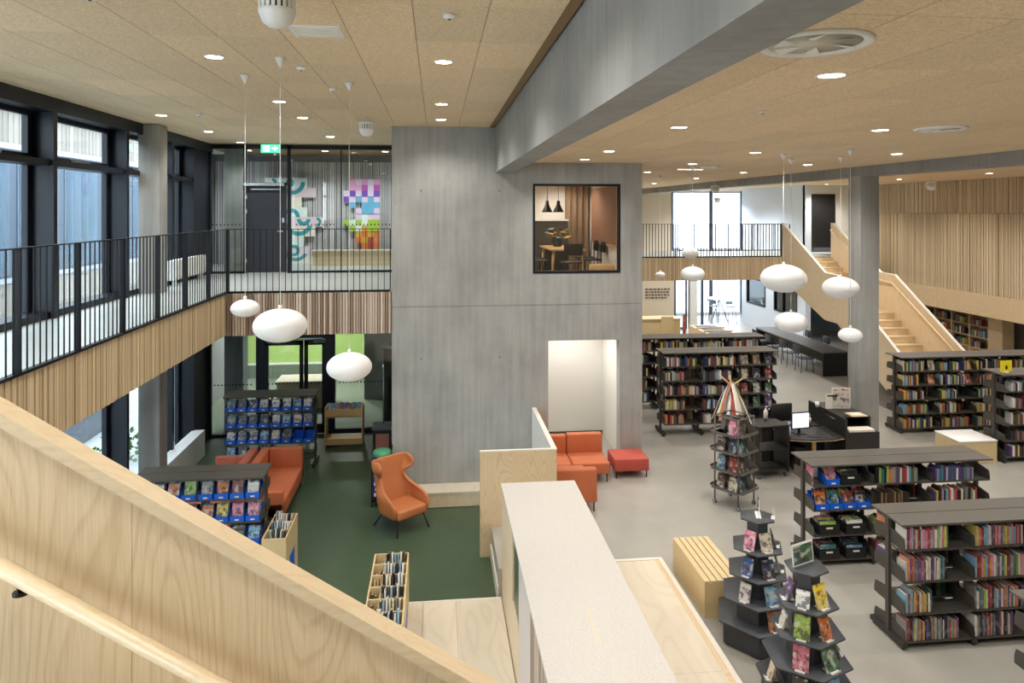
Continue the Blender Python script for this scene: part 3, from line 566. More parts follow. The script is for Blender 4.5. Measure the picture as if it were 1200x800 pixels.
for x in (-5.0, -3.0, -1.4): downlight(x, 19.6, CL, {-5.0: 'added downlight beyond the glass partition by the hall column', -3.0: 'added downlight beyond the glass partition above the door', -1.4: 'added downlight beyond the glass partition by the core'}[x], 135, (1, .97, .93))  # lamps added to light the hall behind the glass
for x in (-5.7, -4.0, -2.6): downlight(x, 22.0, 2.72, {-5.7: 'added downlight in the lobby by the outer wall', -4.0: 'added downlight in the lobby over the wooden counter', -2.6: 'added downlight in the lobby by the grey side wall'}[x], 260, (1, .95, .88))  # lobby lamps added close to the green wall to brighten it
for x, y in ((-4.8, 7.5), (-4.8, 11.5), (-4.8, 15.5), (-2.4, 16.2)): downlight(x, y, 2.70, f'round soffit downlight under the gallery near {dict([(7.5, "the hidden bookcase"), (11.5, "the magazine bookcase"), (15.5, "the window sill"), (16.2, "the wooden trolley")])[y]}', 24)
downlight(2.8, 14.8, 2.9, 'round downlight in the lobby behind the core doorway', 110); downlight(1.6, 15.5, 5.90, 'round downlight in the meeting room above the table', 95); downlight(3.0, 16.4, 5.90, 'round downlight in the meeting room by the curtain', 95)
for x in (7.6, 10.0, 12.4): downlight(x, 24.2, 2.735, f'round soffit downlight under the far landing, {dict([(7.6, "near the core"), (10.0, "in the middle"), (12.4, "near the stairs")])[x]}', 130)
for x, y, l in ((11.4, 27.4, 'near the office windows'), (12.0, 30.6, 'near the bright far window')): downlight(x, y, CR, f'added ceiling downlight over the far void {l}', 520, (.93, .97, 1))  # extra lamps added to brighten the far white wall

def pendant(px, py, z, dia, ceil, label):
    t = thing('pendant_lamp', label, 'lamp', (px, py, z), 0, 'white oval pendant lamps')
    h = dia * .64; pr = []
    for k in range(17):
        a = -PI / 2 + PI * k / 16; pr.append((max(0, dia / 2 * math.cos(a)) ** 1.0, h / 2 * math.sin(a) * (1.0 if a > 0 else .96)))
    MB().lathe(pr, 36).build('shade', 'opal', t)
    MB().tube((0, 0, h / 2 - .01), (0, 0, ceil - z - .09), .0035, 6).build('cable', 'white_plastic', t)
    MB().lathe([(.008, -.10), (.06, 0), (0, 0)], 20, (0, 0, ceil - z)).build('canopy', 'white_plastic', t)
    MB().lathe([(.02, 0), (.02, .05), (0, .05)], 12, (0, 0, h / 2 - .012)).build('socket', 'white_plastic', t)
for a in ((-2.25, 8.67, 3.87, .33, CL, 'small white oval pendant lamp before the gallery corner'), (-1.63, 7.65, 3.82, .555, CL, 'largest white oval pendant lamp hanging over the green floor'), (-1.09, 9.05, 3.07, .56, CL, 'lowest white oval pendant lamp over the green floor beside the core'),
          (5.63, 11.08, 3.91, .73, CR, 'biggest white oval pendant lamp over the main hall'), (6.33, 12.18, 3.01, .58, CR, 'white oval pendant lamp hanging directly below the biggest one'), (6.98, 11.69, 3.68, .60, CR, 'white oval pendant lamp hanging before the hall column'), (6.24, 10.19, 3.13, .345, CR, 'small white oval pendant lamp before the column, lower than its neighbour'),
          (5.37, 14.52, 3.68, .50, CR, 'white oval pendant lamp hanging before the far slat front'), (6.03, 16.46, 4.0, .40, CR, 'white oval pendant lamp hanging at railing height of the far landing'), (5.94, 18.48, 3.3, .26, CR, 'tiniest white oval pendant lamp beside the core edge')): pendant(*a)
def dome(x, y, ceil, drop, label):
    t = thing('ceiling_speaker', label, 'speaker', (x, y, ceil - drop), 0, 'hanging dome speakers')
    MB().lathe([(0, -.13), (.06, -.12), (.10, -.09), (.125, -.03), (.13, 0)], 24).build('dome', 'white_plastic', t)
    for k in range(20):
        a = 2 * PI * k / 20; MB().box(-.006, .006, -.012, .012, 0, .085, 0, Matrix.Translation((.122 * math.cos(a), .122 * math.sin(a), 0)) @ Matrix.Rotation(a, 4, 'Z')).build('rib', 'white_plastic', t)
    MB().lathe([(.10, 0), (.10, .08)], 20).build('core', 'shelf_grey', t); MB().lathe([(.135, .085), (.13, .11), (.03, .13), (0, .13)], 24).build('lid', 'white_plastic', t); MB().tube((0, 0, .13), (0, 0, drop), .006, 6).build('cable', 'white_plastic', t)
dome(-1.13, 5.2, CL, .17, 'white dome speaker hanging at the top edge of view'); dome(-1.2, 12.4, CL, .2, 'white dome speaker hanging near the core corner'); dome(13.5, 18.2, CR, .26, 'white dome speaker before the tall slat wall')
dome(8.6, 21.3, CR, .28, 'white dome speaker hanging at the far end before the beam'); dome(12.0, 29.5, CR, .5, 'white dome speaker hanging before the far tall window')
t = thing('ceiling_grille', 'rectangular white vent grille in the high ceiling', 'vent', (-1.06, 6.47, CL)); bx('frame', 'white_plastic', (-.22, .22, -.2, .2, -.012, -.001), t)
for k in range(6): bar('louvre', 'paper', -.19, .19, -.16 + k * .06, -.13 + k * .06, -.018, -.012, t)
def diffuser(x, y, z, r, label, spiral=True):
    t = thing('ceiling_diffuser', label, 'vent', (x, y, z)); MB().lathe([(r, 0), (r, -.012), (r * .95, -.025), (r * .82, -.012), (r * .80, .0)], 40).build('rim', 'white_plastic', t)
    MB().lathe([(r * .8, -.012), (r * .74, -.003), (0, -.003)], 32).build('plate', 'paper', t)
    for k in range(6):
        a = k * PI / 3; p = [(r * .12 * math.cos(a), r * .12 * math.sin(a)), (r * .76 * math.cos(a - .12), r * .76 * math.sin(a - .12)), (r * .76 * math.cos(a + .42), r * .76 * math.sin(a + .42))]
        MB().add([(p[0][0], p[0][1], -.006), (p[1][0], p[1][1], -.03), (p[2][0], p[2][1], -.006), (p[0][0], p[0][1], -.003), (p[1][0], p[1][1], -.027), (p[2][0], p[2][1], -.003)], [(0, 1, 2), (5, 4, 3), (0, 3, 4, 1), (1, 4, 5, 2), (2, 5, 3, 0)]).build('blade', 'white_plastic', t)
diffuser(2.06, 3.70, CR, .30, 'large round white air diffuser right beside the beam'); diffuser(5.62, 7.43, CR, .27, 'large round white air diffuser above the near bookcases'); diffuser(5.8, 14.6, CR, .22, 'round white air diffuser far along the low ceiling')
def detector(x, y, z, label, big=False):
    t = thing('smoke_detector', label, 'detector', (x, y, z)); k = 1.0 if big else .6
    MB().lathe([(.05 * k, 0), (.055 * k, -.02 * k), (.04 * k, -.035 * k), (0, -.04 * k)], 20).build('body', 'white_plastic', t); MB().lathe([(.012, 0), (.012, -.006), (0, -.006)], 10, (0, 0, -.04 * k)).build('nozzle', 'grey_plastic', t)
for x, y, z, l in ((-2.55, 5.55, CL, 'small white smoke detector in the high ceiling near the windows'), (.1, 5.8, CL, 'small white smoke detector in the high ceiling by the beam'), (-1.5, 8.1, CL, 'flat white detector among the pendant canopies'), (-1.35, 9.5, CL, 'flat white detector behind the pendant canopies'), (-3.9, 12.2, CL, 'small white detector above the gallery railing'), (-2.2, 14.4, CL, 'white detector over the gallery crossing'),
                   (3.0, 6.3, CR, 'small reddish-tipped detector beside the big beam'), (6.0, 6.4, CR, 'small white detector over the near bookcases'), (4.9, 12.4, CR, 'white detector in the low ceiling before the core'), (6.4, 14.9, CR, 'white detector in the low ceiling near the long thin beam')): detector(x, y, z, l, z == CL)
t = thing('exit_sign', 'green illuminated exit sign with running figure above the gallery door', 'sign', (-4.02, 17.78, 6.42))
bx('board', 'sign_green', (-.22, .22, -.02, .02, 0, .2), t)
mb = MB(); mb.box(-.16, -.02, -.024, -.02, .03, .17); mb.box(.04, .16, -.024, -.02, .09, .12); mb.build('door_symbol', 'sign_white', t)
mb = MB(); mb.add([(.10, -.024, .05), (.19, -.024, .105), (.10, -.024, .16)], [(0, 1, 2)]); mb.build('arrow_symbol', 'sign_white', t)
mb = MB(); mb.lathe([(0, -.005), (.014, 0), (0, .005)], 10, (-.075, -.026, .15)); mb.box(-.10, -.065, -.027, -.025, .085, .135); mb.box(-.13, -.09, -.027, -.025, .04, .085); mb.box(-.07, -.045, -.027, -.025, .035, .085); mb.build('figure_symbol', 'sign_green', t)
t = thing('linear_light', 'thin white linear ceiling light far along the low ceiling', 'light', (5.6, 15.3, CR)); bx('body', 'white_plastic', (-.3, .3, -.03, .03, -.02, -.001), t); bx('tube', 'tube_white', (-.28, .28, -.02, .02, -.023, -.02), t)

# ================================================================== BOOKS
PAL = [('cream', (226, 214, 186)), ('white', (226, 226, 222)), ('black', (30, 30, 34)), ('charcoal', (64, 64, 70)), ('red', (178, 42, 40)), ('brick-red', (150, 66, 46)), ('orange', (222, 122, 40)), ('yellow', (232, 204, 56)), ('lime', (150, 190, 60)), ('green', (58, 110, 72)), ('teal', (52, 122, 132)), ('sky-blue', (122, 174, 206)), ('blue', (44, 78, 150)), ('navy', (34, 42, 78)), ('purple', (106, 72, 140)), ('pink', (214, 120, 150)), ('grey', (142, 142, 146)), ('brown', (104, 74, 52)), ('tan', (190, 160, 116))]
COLS = dict(PAL)
KIDS = ['white', 'red', 'pink', 'purple', 'orange', 'sky-blue', 'lime', 'yellow', 'black', 'cream', 'teal', 'brick-red', 'grey']
ADULT = ['cream', 'white', 'black', 'charcoal', 'grey', 'red', 'brown', 'tan', 'navy', 'blue', 'sky-blue', 'yellow', 'green', 'brick-red', 'purple', 'orange', 'grey', 'cream', 'black']
def book_mesh():
    mb = MB()   # unit book: spine faces -y, stands on z = 0, x is thickness
    mb.box(-.5, .5, 0, .06, 0, 1, 0); mb.box(-.5, -.40, .06, 1, 0, 1, 0); mb.box(.40, .5, .06, 1, 0, 1, 0); mb.box(-.40, .40, .06, .96, .02, .97, 1)
    return mb.mesh('book', ['book_cover', 'paper'])
BOOK = book_mesh()
ALLBOOKS = []   # (distance, matrix, dims, colour, label, group)
def queue_book(M, dims, cn, label, group, rear=False):
    p = M.translation; ALLBOOKS.append((math.hypot(p.x, p.y) + (1000 if rear else 0), M, dims, cn, label, group))
def row_of_books(W, x0, x1, yfront, z, hmax, cols, place, group, fill=1.0, maxn=99, thick=(.018, .04), start=0, first=None, rear=False):
    # books side by side from x0 to x1 on a board of the case with world matrix W, spines towards local -y
    x = x0; end = x0 + (x1 - x0) * fill; k = start; hb = random.uniform(.74, .9) * hmax
    while k < maxn + start:
        t = random.uniform(*thick)
        if x + t > end: break
        h = min(hmax, hb * random.uniform(.82, 1.1)); dp = random.uniform(.15, .20); cn = random.choice(cols) if (k or not first) else first; k += 1
        lean = random.choice((0, 0, 0, 0, .02, -.02))
        M = W @ Matrix.Translation((x + t / 2, yfront + random.uniform(0, .015), z)) @ Matrix.Rotation(lean, 4, 'Y')
        queue_book(M, (t * .97, dp, h), cn, f'{cn} book, {nth(k)} from left {place}', group, rear); x += t + .0008
    return k
def flush_books(limit=250):
    ALLBOOKS.sort(key=lambda b: b[0])
    def soften(c):
        g = sum(c[:3]) / 3; f = random.uniform(.6, 1.05); k = random.uniform(.12, .4); return tuple(min(1, (v * (1 - k) + g * k) * f) for v in c[:3]) + (1,)
    for d, M, dims, cn, label, group in ALLBOOKS[:limit]:
        o = put('book', BOOK); o.matrix_world = M @ Matrix.Diagonal((*dims, 1)); o.color = soften(lin(COLS[cn]))
        tag(o, label, 'book', group)
    mb = MB(); cols = []
    for d, M, dims, cn, label, group in ALLBOOKS[limit:]:
        S_ = M @ Matrix.Diagonal((*dims, 1)); c = soften(lin(COLS[cn]))
        mb.box(-.5, .5, 0, 1, 0, 1, 0, S_); cols += [c] * 24
    me = mb.mesh('far_books', 'book_far'); ca = me.color_attributes.new('col', 'FLOAT_COLOR', 'CORNER')
    for i, c in enumerate(cols): ca.data[i].color = c
    o = put('distant_books', me); tag(o, 'rows of small books filling the distant bookcases', 'book', 'distant books', 'stuff')
COVER = MB().box(-.5, .5, 0, 1, 0, 1, 0).mesh('front_cover', 'cover_art')
def faced_book(M, wd, h, cn, label, group, name='book', cat='book', th=.018):
    # a book standing face out: the cover looks to local -y, leaning back
    o = put(name, COVER); o.matrix_world = M @ Matrix.Diagonal((wd, th, h, 1)); c = lin(COLS[cn]); f = random.uniform(.85, 1.15); o.color = tuple(min(1, v * f) for v in c[:3]) + (1,)
    return tag(o, label, cat, group)

# ================================================================== BOOKCASES
def bookcase(name, label, x, y, z, L, bays, H, rows, depth=.285, rz=0, top='shelf_top', tilt=0.0):
    t = thing(name, label, 'bookcase', (x, y, z), rz, 'grey steel double-sided bookcases'); bw = L / bays
    for k in range(bays + 1):
        q = k * bw
        bar('upright', 'shelf_grey', q - .02, q + .02, -.03, .03, .04, H - .02, t)
        bar('foot', 'shelf_dark', q - .03, q + .03, -depth - .02, depth + .02, .03, .085, t)
        for sy in (-1, 1):
            cst = MB().lathe([(0, -.012), (.028, -.012), (.028, .012), (0, .012)], 12); cm = cst.build('caster', 'black_plastic', t, (q, sy * depth * .92, .028), (0, PI / 2, 0))
    plate = {}
    for sy in (-1, 1):
        ds = sy * depth
        for k in range(bays):
            for r, zr in enumerate(rows):
                o = bar('shelf', 'shelf_grey', k * bw + .012, (k + 1) * bw - .012, min(ds, sy * .03), max(ds, sy * .03), zr - .022, zr, t)
        for k in range(bays + 1):
            for zr in rows:
                key = (sy, round(zr, 2)); pr = [(sy * .03, -.022), (ds, -.022), (ds, .05), (ds + -sy * .02, .12), (sy * .03, .16)]
                if sy not in plate: plate[sy] = MB().prism(pr, -.004, .004, 'x').mesh('bracket', 'shelf_grey')
                for dx in ((.012,) if k == 0 else ((-.012,) if k == bays else (-.012, .012))): put('bracket', plate[sy], t, (k * bw + dx, 0, zr))
        MB().prism([(sy * .006, H), (ds + sy * .012, H - .006), (ds + sy * .012, H - .03), (sy * .006, H - .022)], -.03, L + .03, 'x').build('canopy', top, t)
    for k in range(bays): bar('tie_rail', 'shelf_dark', k * bw + .02, (k + 1) * bw - .02, -.012, .012, H - .10, H - .05, t)
    W = Matrix.Translation((x, y, z)) @ Matrix.Rotation(rz, 4, 'Z')
    return W, bw
RN = {5: ['top', 'second', 'third', 'fourth', 'bottom'], 4: ['top', 'second', 'third', 'bottom']}
# A: near bookcase
RA = [1.14, .775, .41, .09]
WA, bw = bookcase('bookcase', 'grey steel bookcase packed with picture books beside the tiered displays', 5.31, 7.895, 0, 3.45, 4, 1.44, RA)
fills = [(.54, .52, .34, .66), (.66, .70, .80, .55), (.6, .7, .5, .6), (.5, .5, .5, .5)]
for b in range(3):
    for r, zr in enumerate(RA):
        row_of_books(WA, b * bw + .03, (b + 1) * bw - .03, -.275, zr, .305 if r else .285, KIDS if r != 3 else ADULT, f'on {RN[4][r]} shelf, {nth(b + 1)} bay, picture book bookcase', f'picture books on the {RN[4][r]} shelf of the near bookcase', fills[b][r] * 1.25 if b == 0 else fills[b][r] * 1.15, thick=(.012, .032), first=('white', 'white', 'sky-blue', 'grey')[r] if b == 0 else ('yellow' if r == 0 else None))
WAb = WA @ Matrix.Translation((bw, 0, 0)) @ Matrix.Rotation(PI, 4, 'Z')
for r in (0, 1): row_of_books(WAb, bw - .33, bw - .03, -.275, RA[r], .24, KIDS, f'on {RN[4][r]} back shelf of the picture book bookcase', 'books on the back of the near bookcase', 1)
# B: bookcase with blue bins
RB = [1.14, .80, .44, .10]
WB, bw = bookcase('bookcase', 'grey steel bookcase with blue bins and black boxes on its shelves', 5.27, 9.79, 0, 2.70, 3, 1.44, RB)
row_of_books(WB, bw + .04, 2 * bw - .1, -.275, RB[0], .25, KIDS, 'on top shelf, middle bay, blue-bin bookcase', 'books on the bookcase with blue bins', .86)
row_of_books(WB, 2 * bw + .05, 3 * bw - .1, -.275, RB[0], .24, ['purple', 'sky-blue', 'white', 'purple', 'teal', 'grey'], 'on top shelf, end bay, blue-bin bookcase', 'books on the bookcase with blue bins', .82)
row_of_books(WB, 2 * bw + .05, 3 * bw - .1, -.275, RB[1], .24, KIDS, 'on second shelf, end bay, blue-bin bookcase', 'books on the bookcase with blue bins', .88)
row_of_books(WB, bw + .04, 2 * bw - .1, -.16, RB[1], .2, ['brown', 'charcoal', 'tan', 'brown'], 'deep on second shelf, middle bay, blue-bin bookcase', 'dark books deep on the bookcase with blue bins', .8)
row_of_books(WB, bw + .04, 2 * bw - .1, -.275, RB[2], .24, ['yellow', 'purple', 'lime', 'tan'], 'on third shelf, middle bay, blue-bin bookcase', 'books on the bookcase with blue bins', .5)
row_of_books(WB, bw + .04, 2 * bw - .1, -.275, RB[3], .22, ['tan', 'cream', 'brick-red'], 'on bottom shelf, middle bay, blue-bin bookcase', 'books on the bookcase with blue bins', .5)
# C: corner bookcase at the frame edge
WC, bw = bookcase('bookcase', 'grey steel bookcase at the very edge of view nearest the stairs', 5.42, 5.90, 0, 2.70, 3, 1.44, RA)
# D and E: hall bookcases near the slat wall
RD = [1.40, 1.08, .76, .44, .12]
WD, bw = bookcase('bookcase', 'long grey bookcase of coloured books below the far staircase', 10.40, 15.25, 0, 4.5, 5, 1.72, RD)
for b in range(4):
    for r, zr in enumerate(RD):
        row_of_books(WD, b * bw + .03, (b + 1) * bw - .03, -.27, zr, .25, ADULT + ['lime', 'yellow', 'sky-blue', 'orange'], f'on {RN[5][r]} shelf, {nth(b + 1)} bay, bookcase below the staircase', 'books on the bookcase below the far staircase', random.choice((.5, .62, .75, .85)), thick=(.022, .05))
        if r < 2: 
            M = WD @ Matrix.Translation(((b + .86) * bw, -.20, zr)) @ Matrix.Rotation(-.25, 4, 'X'); faced_book(M, .15, .22, random.choice(ADULT), f'face-out book at the end of the {RN[5][r]} shelf, {nth(b + 1)} bay, staircase bookcase', 'face-out books below the far staircase')
RE = [1.42, 1.09, .76, .44, .12]
WE, bw = bookcase('bookcase', 'grey bookcase with a yellow card in front of the longer bookcase', 11.22, 13.30, 0, 2.7, 3, 1.76, RE)
for b in range(2):
    for r, zr in enumerate(RE):
        row_of_books(WE, b * bw + .16, (b + 1) * bw - .03, -.27, zr, .24, ['cream', 'white', 'grey', 'tan', 'sky-blue', 'navy', 'red', 'brown'] if r < 2 else ADULT, f'on {RN[5][r]} shelf, {nth(b + 1)} bay, bookcase with yellow card', 'books on the bookcase with the yellow card', (.8, .85, .7, .6, .55)[r], thick=(.022, .045))
# F and G: bookcases behind the wheeled display
RF = [1.55, 1.23, .91, .59, .27]
WF, bw = bookcase('bookcase', 'grey bookcase behind the ribbon-topped book display', 5.02, 15.62, 0, 2.62, 3, 1.86, RF)
for b in range(3):
    for r, zr in enumerate(RF):
        f = ((.9, .62, .98, .55, .55), (.95, .9, .6, .75, .3), (.15, .1, .1, .1, .0))[b][r]
        row_of_books(WF, b * bw + (.03 if b < 2 else .0), (b + 1) * bw - .03, -.27 if b < 2 else -.15, zr, .25, ADULT, f'on {RN[5][r]} shelf, {nth(b + 1)} bay, bookcase behind ribbon display', 'books on the bookcase behind the ribbon display', f, thick=(.024, .055))
        if b == 2 and r < 4:
            for q in range(3):
                M = WF @ Matrix.Translation((b * bw + .16 + q * .28, -.2, zr)) @ Matrix.Rotation(-.25, 4, 'X'); faced_book(M, .15, .21, random.choice(ADULT), f'{nth(q + 1)} face-out book on the {RN[5][r]} shelf of the bookcase behind ribbon display', 'face-out books behind the ribbon display')
RG = [1.48, 1.16, .84, .52, .20]
WG, bw = bookcase('bookcase', 'farthest grey bookcase standing beside the core edge', 4.6, 17.75, 0, 3.75, 4, 1.80, RG)
for b in range(4):
    for r, zr in enumerate(RG):
        row_of_books(WG, b * bw + .03, (b + 1) * bw - .03, -.27, zr, .25, ADULT + ['purple', 'yellow'], f'on {RN[5][r]} shelf, {nth(b + 1)} bay, bookcase beside the core', 'books on the bookcase beside the core', .9 if r == 0 else .8, thick=(.03, .06))
# rear sides of the double-sided bookcases, packed with books seen only between the front rows
for Wc, Lc, nb, rr, fl in ((WD, 4.5, 5, RD, .93), (WE, 2.7, 3, RE, .9), (WF, 2.62, 3, RF, .95), (WG, 3.75, 4, RG, .9), (WB, 2.7, 3, RB, .6), (WA, 3.45, 4, RA, .45)):
    for b in range(nb):
        for zr in rr:
            if Wc in (WA, WB) and b == nb - 1 and zr > .7: continue
            row_of_books(Wc @ Matrix.Translation(((b + 1) * Lc / nb, 0, 0)) @ Matrix.Rotation(PI, 4, 'Z'), .03, Lc / nb - .03, -.25, zr, .25, ['brown', 'charcoal', 'black', 'navy', 'brick-red', 'grey', 'tan', 'green'], '', 'rear books', fl, thick=(.03, .06), rear=True)
# L1 and L2: magazine bookcases on the green floor
RL = [1.24, .90, .56, .22]
WL1, bwl = bookcase('bookcase', 'grey bookcase of blue magazine bins in front of the glass doors', -4.45, 15.80, ZS, 1.83, 2, 1.56, RL, top='shelf_grey')
WL2, bwl2 = bookcase('bookcase', 'grey bookcase of blue magazine bins beside the orange sofa', -4.42, 11.14, ZS, 1.84, 2, 1.56, RL, top='shelf_grey')

# ---- open bins
def bin_mesh(mat, h=.19, fh=.085, wd=.205, dp=.25):
    mb = MB(); t = .006
    mb.box(-wd / 2, wd / 2, 0, dp, 0, t); mb.box(-wd / 2, wd / 2, dp - t, dp, 0, h); mb.box(-wd / 2, wd / 2, 0, t, 0, fh)
    for s in (-1, 1):
        x = s * (wd / 2 - t / 2); mb.prism([(0, 0), (dp, 0), (dp, h), (0, fh)], x - t / 2, x + t / 2, 'x')
    return mb.mesh('bin_' + mat, mat)
BLUE = bin_mesh('blue_plastic'); BLACK = bin_mesh('black_plastic', .15, .15, .30, .26)
LABEL = MB().box(-.03, .03, -.004, 0, 0, .022).mesh('label_plate', 'paper')
def blue_bin(W, x, z, place, group, wd=.205, cols=ADULT):
    t = thing('magazine_bin', f'blue plastic bin, {place}', 'bin', (0, 0, 0), 0, group); t.matrix_world = W @ Matrix.Translation((x, -.285, z)); put('tray', BLUE, t, None, None, (wd / .205, 1, 1)); put('label_plate', LABEL, t, (0, -.001, .02))
    for q in range(2):
        M = W @ Matrix.Translation((x + random.uniform(-.01, .01), -.245 + q * .075, z + .008)) @ Matrix.Rotation(-.30, 4, 'X')
        faced_book(M, wd * .78, random.uniform(.21, .25), random.choice(cols), f'{"front" if q == 0 else "rear"} magazine in the blue bin, {place}', group.replace('bins', 'magazines'), 'magazine', 'magazine', .012)
for r in range(4):
    for k in range(8):
        if r == 2 and k > 5 or r == 3 and k > 3: continue
        blue_bin(WL1, .12 + k * .224 + (.02 if k > 3 else 0), RL[r], f'{nth(k + 1)} from left, {RN[4][r]} shelf of bookcase by glass doors', 'blue bins by the glass doors', .2, ['white', 'grey', 'sky-blue', 'navy', 'cream', 'white', 'teal', 'charcoal'])
for k in (6, 7):
    t = thing('magazine_bin', f'{"sixth" if k == 6 else "last"} empty blue bin on the third shelf by glass doors', 'bin', (0, 0, 0), 0, 'blue bins by the glass doors'); t.matrix_world = WL1 @ Matrix.Translation((.16 + k * .224, -.285, RL[2])); put('tray', BLUE, t); put('label_plate', LABEL, t, (0, -.001, .02))
for r in range(3):
    for k in range(8): blue_bin(WL2, .12 + k * .224 + (.02 if k > 3 else 0), RL[r], f'{nth(k + 1)} from left, {RN[4][r]} shelf of bookcase by orange sofa', 'blue bins by the orange sofa', .205, KIDS)
for k in range(4): blue_bin(WB, .14 + k * .205, RB[1], f'{nth(k + 1)} along the second shelf of the mixed bookcase', 'blue bins of the mixed bookcase', .2, KIDS)
blue_bin(WB, .30, RB[0], 'alone on the top shelf beside a black box', 'blue bins of the mixed bookcase', .2, KIDS)
faced_book(WB @ Matrix.Translation((.035, -.14, RB[0])) @ Matrix.Rotation(PI / 2 - .1, 4, 'Z'), .22, .26, 'pink', 'colourful picture book facing sideways on the top shelf end', 'picture books shown on the mixed bookcase')
def black_box(x, z, label):
    t = thing('storage_box', label, 'box', (0, 0, 0), 0, 'black storage boxes'); t.matrix_world = WB @ Matrix.Translation((x, -.285, z)); put('tray', BLACK, t); put('label_plate', LABEL, t, (0, -.001, .09), None, (1.6, 1, 1))
    for q in range(7):
        M = WB @ Matrix.Translation((x, -.27 + q * .032, z + .01)) @ Matrix.Rotation(-.2, 4, 'X'); cn = random.choice(KIDS)
        faced_book(M, .24, random.uniform(.15, .2), cn, f'{cn} comic, {nth(q + 1)} from front in {label}'[:90].replace('black plastic box', 'box'), 'comics in black boxes', 'comic', 'comic', .01)
for x, r, l in ((.56, 0, 'black plastic box on the top shelf'), (.24, 2, 'black plastic box at third shelf end'), (.64, 2, 'black plastic box at third shelf middle'), (.24, 3, 'black plastic box at bottom shelf end'), (.64, 3, 'black plastic box at bottom shelf middle')): black_box(x, RB[r], l)

# ================================================================== TIERED HEXAGON DISPLAYS
def hexpts(r, a0=0.0): return [(r * math.cos(a0 + k * PI / 3), r * math.sin(a0 + k * PI / 3)) for k in range(6)]
STANDM = None
def hex_display(x, y, rz, label, who, books):
    t = thing('display_tower', label, 'display', (x, y, 0), rz, 'tiered hexagon displays')
    bev(MB().prism(hexpts(.44), .02, .27, 'z').build('base', 'display_grey', t), .004, 1)
    tiers = [(.50, .27), (.435, .53), (.365, .80), (.31, 1.085), (.215, 1.42)]
    for r, z in tiers: bev(MB().prism(hexpts(r), z, z + .02, 'z').build('tier', 'display_grey', t), .004, 1)
    for (r, z), (r2, z2) in zip(tiers[:-1], tiers[1:]): MB().prism(hexpts(max(.13, r2 - .17)), z + .02, z2, 'z').build('tower', 'display_grey', t)
    W = Matrix.Translation((x, y, 0)) @ Matrix.Rotation(rz, 4, 'Z')
    for ti, side, cn, wd, h, desc in books:
        r, z = tiers[ti]; a = -PI / 2 + side * PI / 3 + PI / 3 * 0 ; ap = r * .866
        M = W @ Matrix.Rotation(side * PI / 3, 4, 'Z') @ Matrix.Translation((0, -ap + .055, z + .026)) @ Matrix.Rotation(-.30, 4, 'X')
        faced_book(M, wd, h, cn, f'{desc} on {who}', f'books on {who}', th=.02)
        s = thing('book_stand', f'clear stand under the {desc}'[:110], 'stand', (0, 0, 0), 0, 'clear book stands'); s.matrix_world = W @ Matrix.Rotation(side * PI / 3, 4, 'Z') @ Matrix.Translation((0, -ap + .05, z + .021))
        MB().box(-wd * .3, wd * .3, -.03, .09, 0, .004).box(-wd * .3, wd * .3, -.03, -.026, 0, .02).build('base', 'white_plastic', s); MB().prism([(.03, .004), (.085, .004), (.088, .008), (.06, h * .7), (.056, h * .7)], -.006, .006, 'x').build('back_rest', 'white_plastic', s)
    return t
# hexagon faces: side 0 looks to -y; others turn by 60 degrees
hex_display(3.74, 8.0, math.radians(8), 'dark grey hexagon tiered display beside the slatted bench', 'the display beside the bench',
    [(3, -1, 'pink', .13, .21, 'pink paperback on the highest shelf'), (3, 0, 'cream', .14, .20, 'cream and brown novel on the highest shelf'), (3, 1, 'charcoal', .12, .19, 'dark novel on the highest shelf'),
     (2, -1, 'blue', .13, .20, 'blue thriller on the second tier'), (2, 0, 'navy', .14, .20, 'night-scene novel on the second tier'), (2, 1, 'grey', .12, .19, 'grey novel on the second tier'),
     (1, -1, 'white', .13, .20, 'pale paperback on the third tier'), (1, 0, 'sky-blue', .15, .20, 'white and blue novel on the third tier'), (1, 1, 'brown', .14, .20, 'brown and white novel on the third tier'),
     (0, 0, 'orange', .15, .20, 'orange book with black emblem on the base'), (0, 1, 'purple', .13, .19, 'purple book on the base')])
hex_display(3.71, 6.83, math.radians(22), 'dark grey hexagon tiered display nearest the counter platform', 'the display with the picture sign',
    [(3, -1, 'white', .13, .16, 'plain white card on the highest shelf'), (3, 0, 'yellow', .15, .22, 'yellow picture book on the highest shelf'), (3, -2, 'purple', .13, .2, 'purple book on the highest shelf'),
     (2, -1, 'lime', .15, .22, 'lime green picture book on the second tier'), (2, 0, 'orange', .13, .21, 'orange book with red ball on the second tier'), (2, -2, 'white', .12, .16, 'white booklet on the second tier'),
     (1, -1, 'pink', .15, .22, 'pink patterned book on the third tier'), (1, 0, 'green', .19, .25, 'large dark green picture book on the third tier'), (1, 1, 'grey', .14, .2, 'grey book on the third tier'),
     (0, -1, 'charcoal', .14, .2, 'dark book on the base'), (0, -2, 'cream', .12, .18, 'cream book on the base'), (0, 0, 'sky-blue', .14, .2, 'pale blue book on the base')])
t = thing('sign_holder', 'upright clear sign holder with a green park picture on the hexagon display', 'sign', (3.69, 6.85, 1.441), math.radians(22))
bx('base', 'glass', (-.15, .15, -.03, .03, 0, .004), t); o = bx('card', 'white_plastic', (-.15, .15, -.004, 0, .004, .22), t); o.rotation_euler = (-.1, 0, 0)
o = put('picture', COVER, t, (0, -.006, .02), (-.1, 0, 0), (.27, .002, .18)); o.color = lin(COLS['green'])
t = thing('sign_holder', 'clear sign holder seen edge-on atop the display beside the bench', 'sign', (3.76, 8.02, 1.441), math.radians(70))
bx('base', 'white_plastic', (-.1, .1, -.03, .03, 0, .004), t); bx('card', 'glass', (-.1, .1, -.004, 0, .004, .22), t); bx('edge', 'white_plastic', (-.102, -.096, -.006, .002, .004, .22), t)
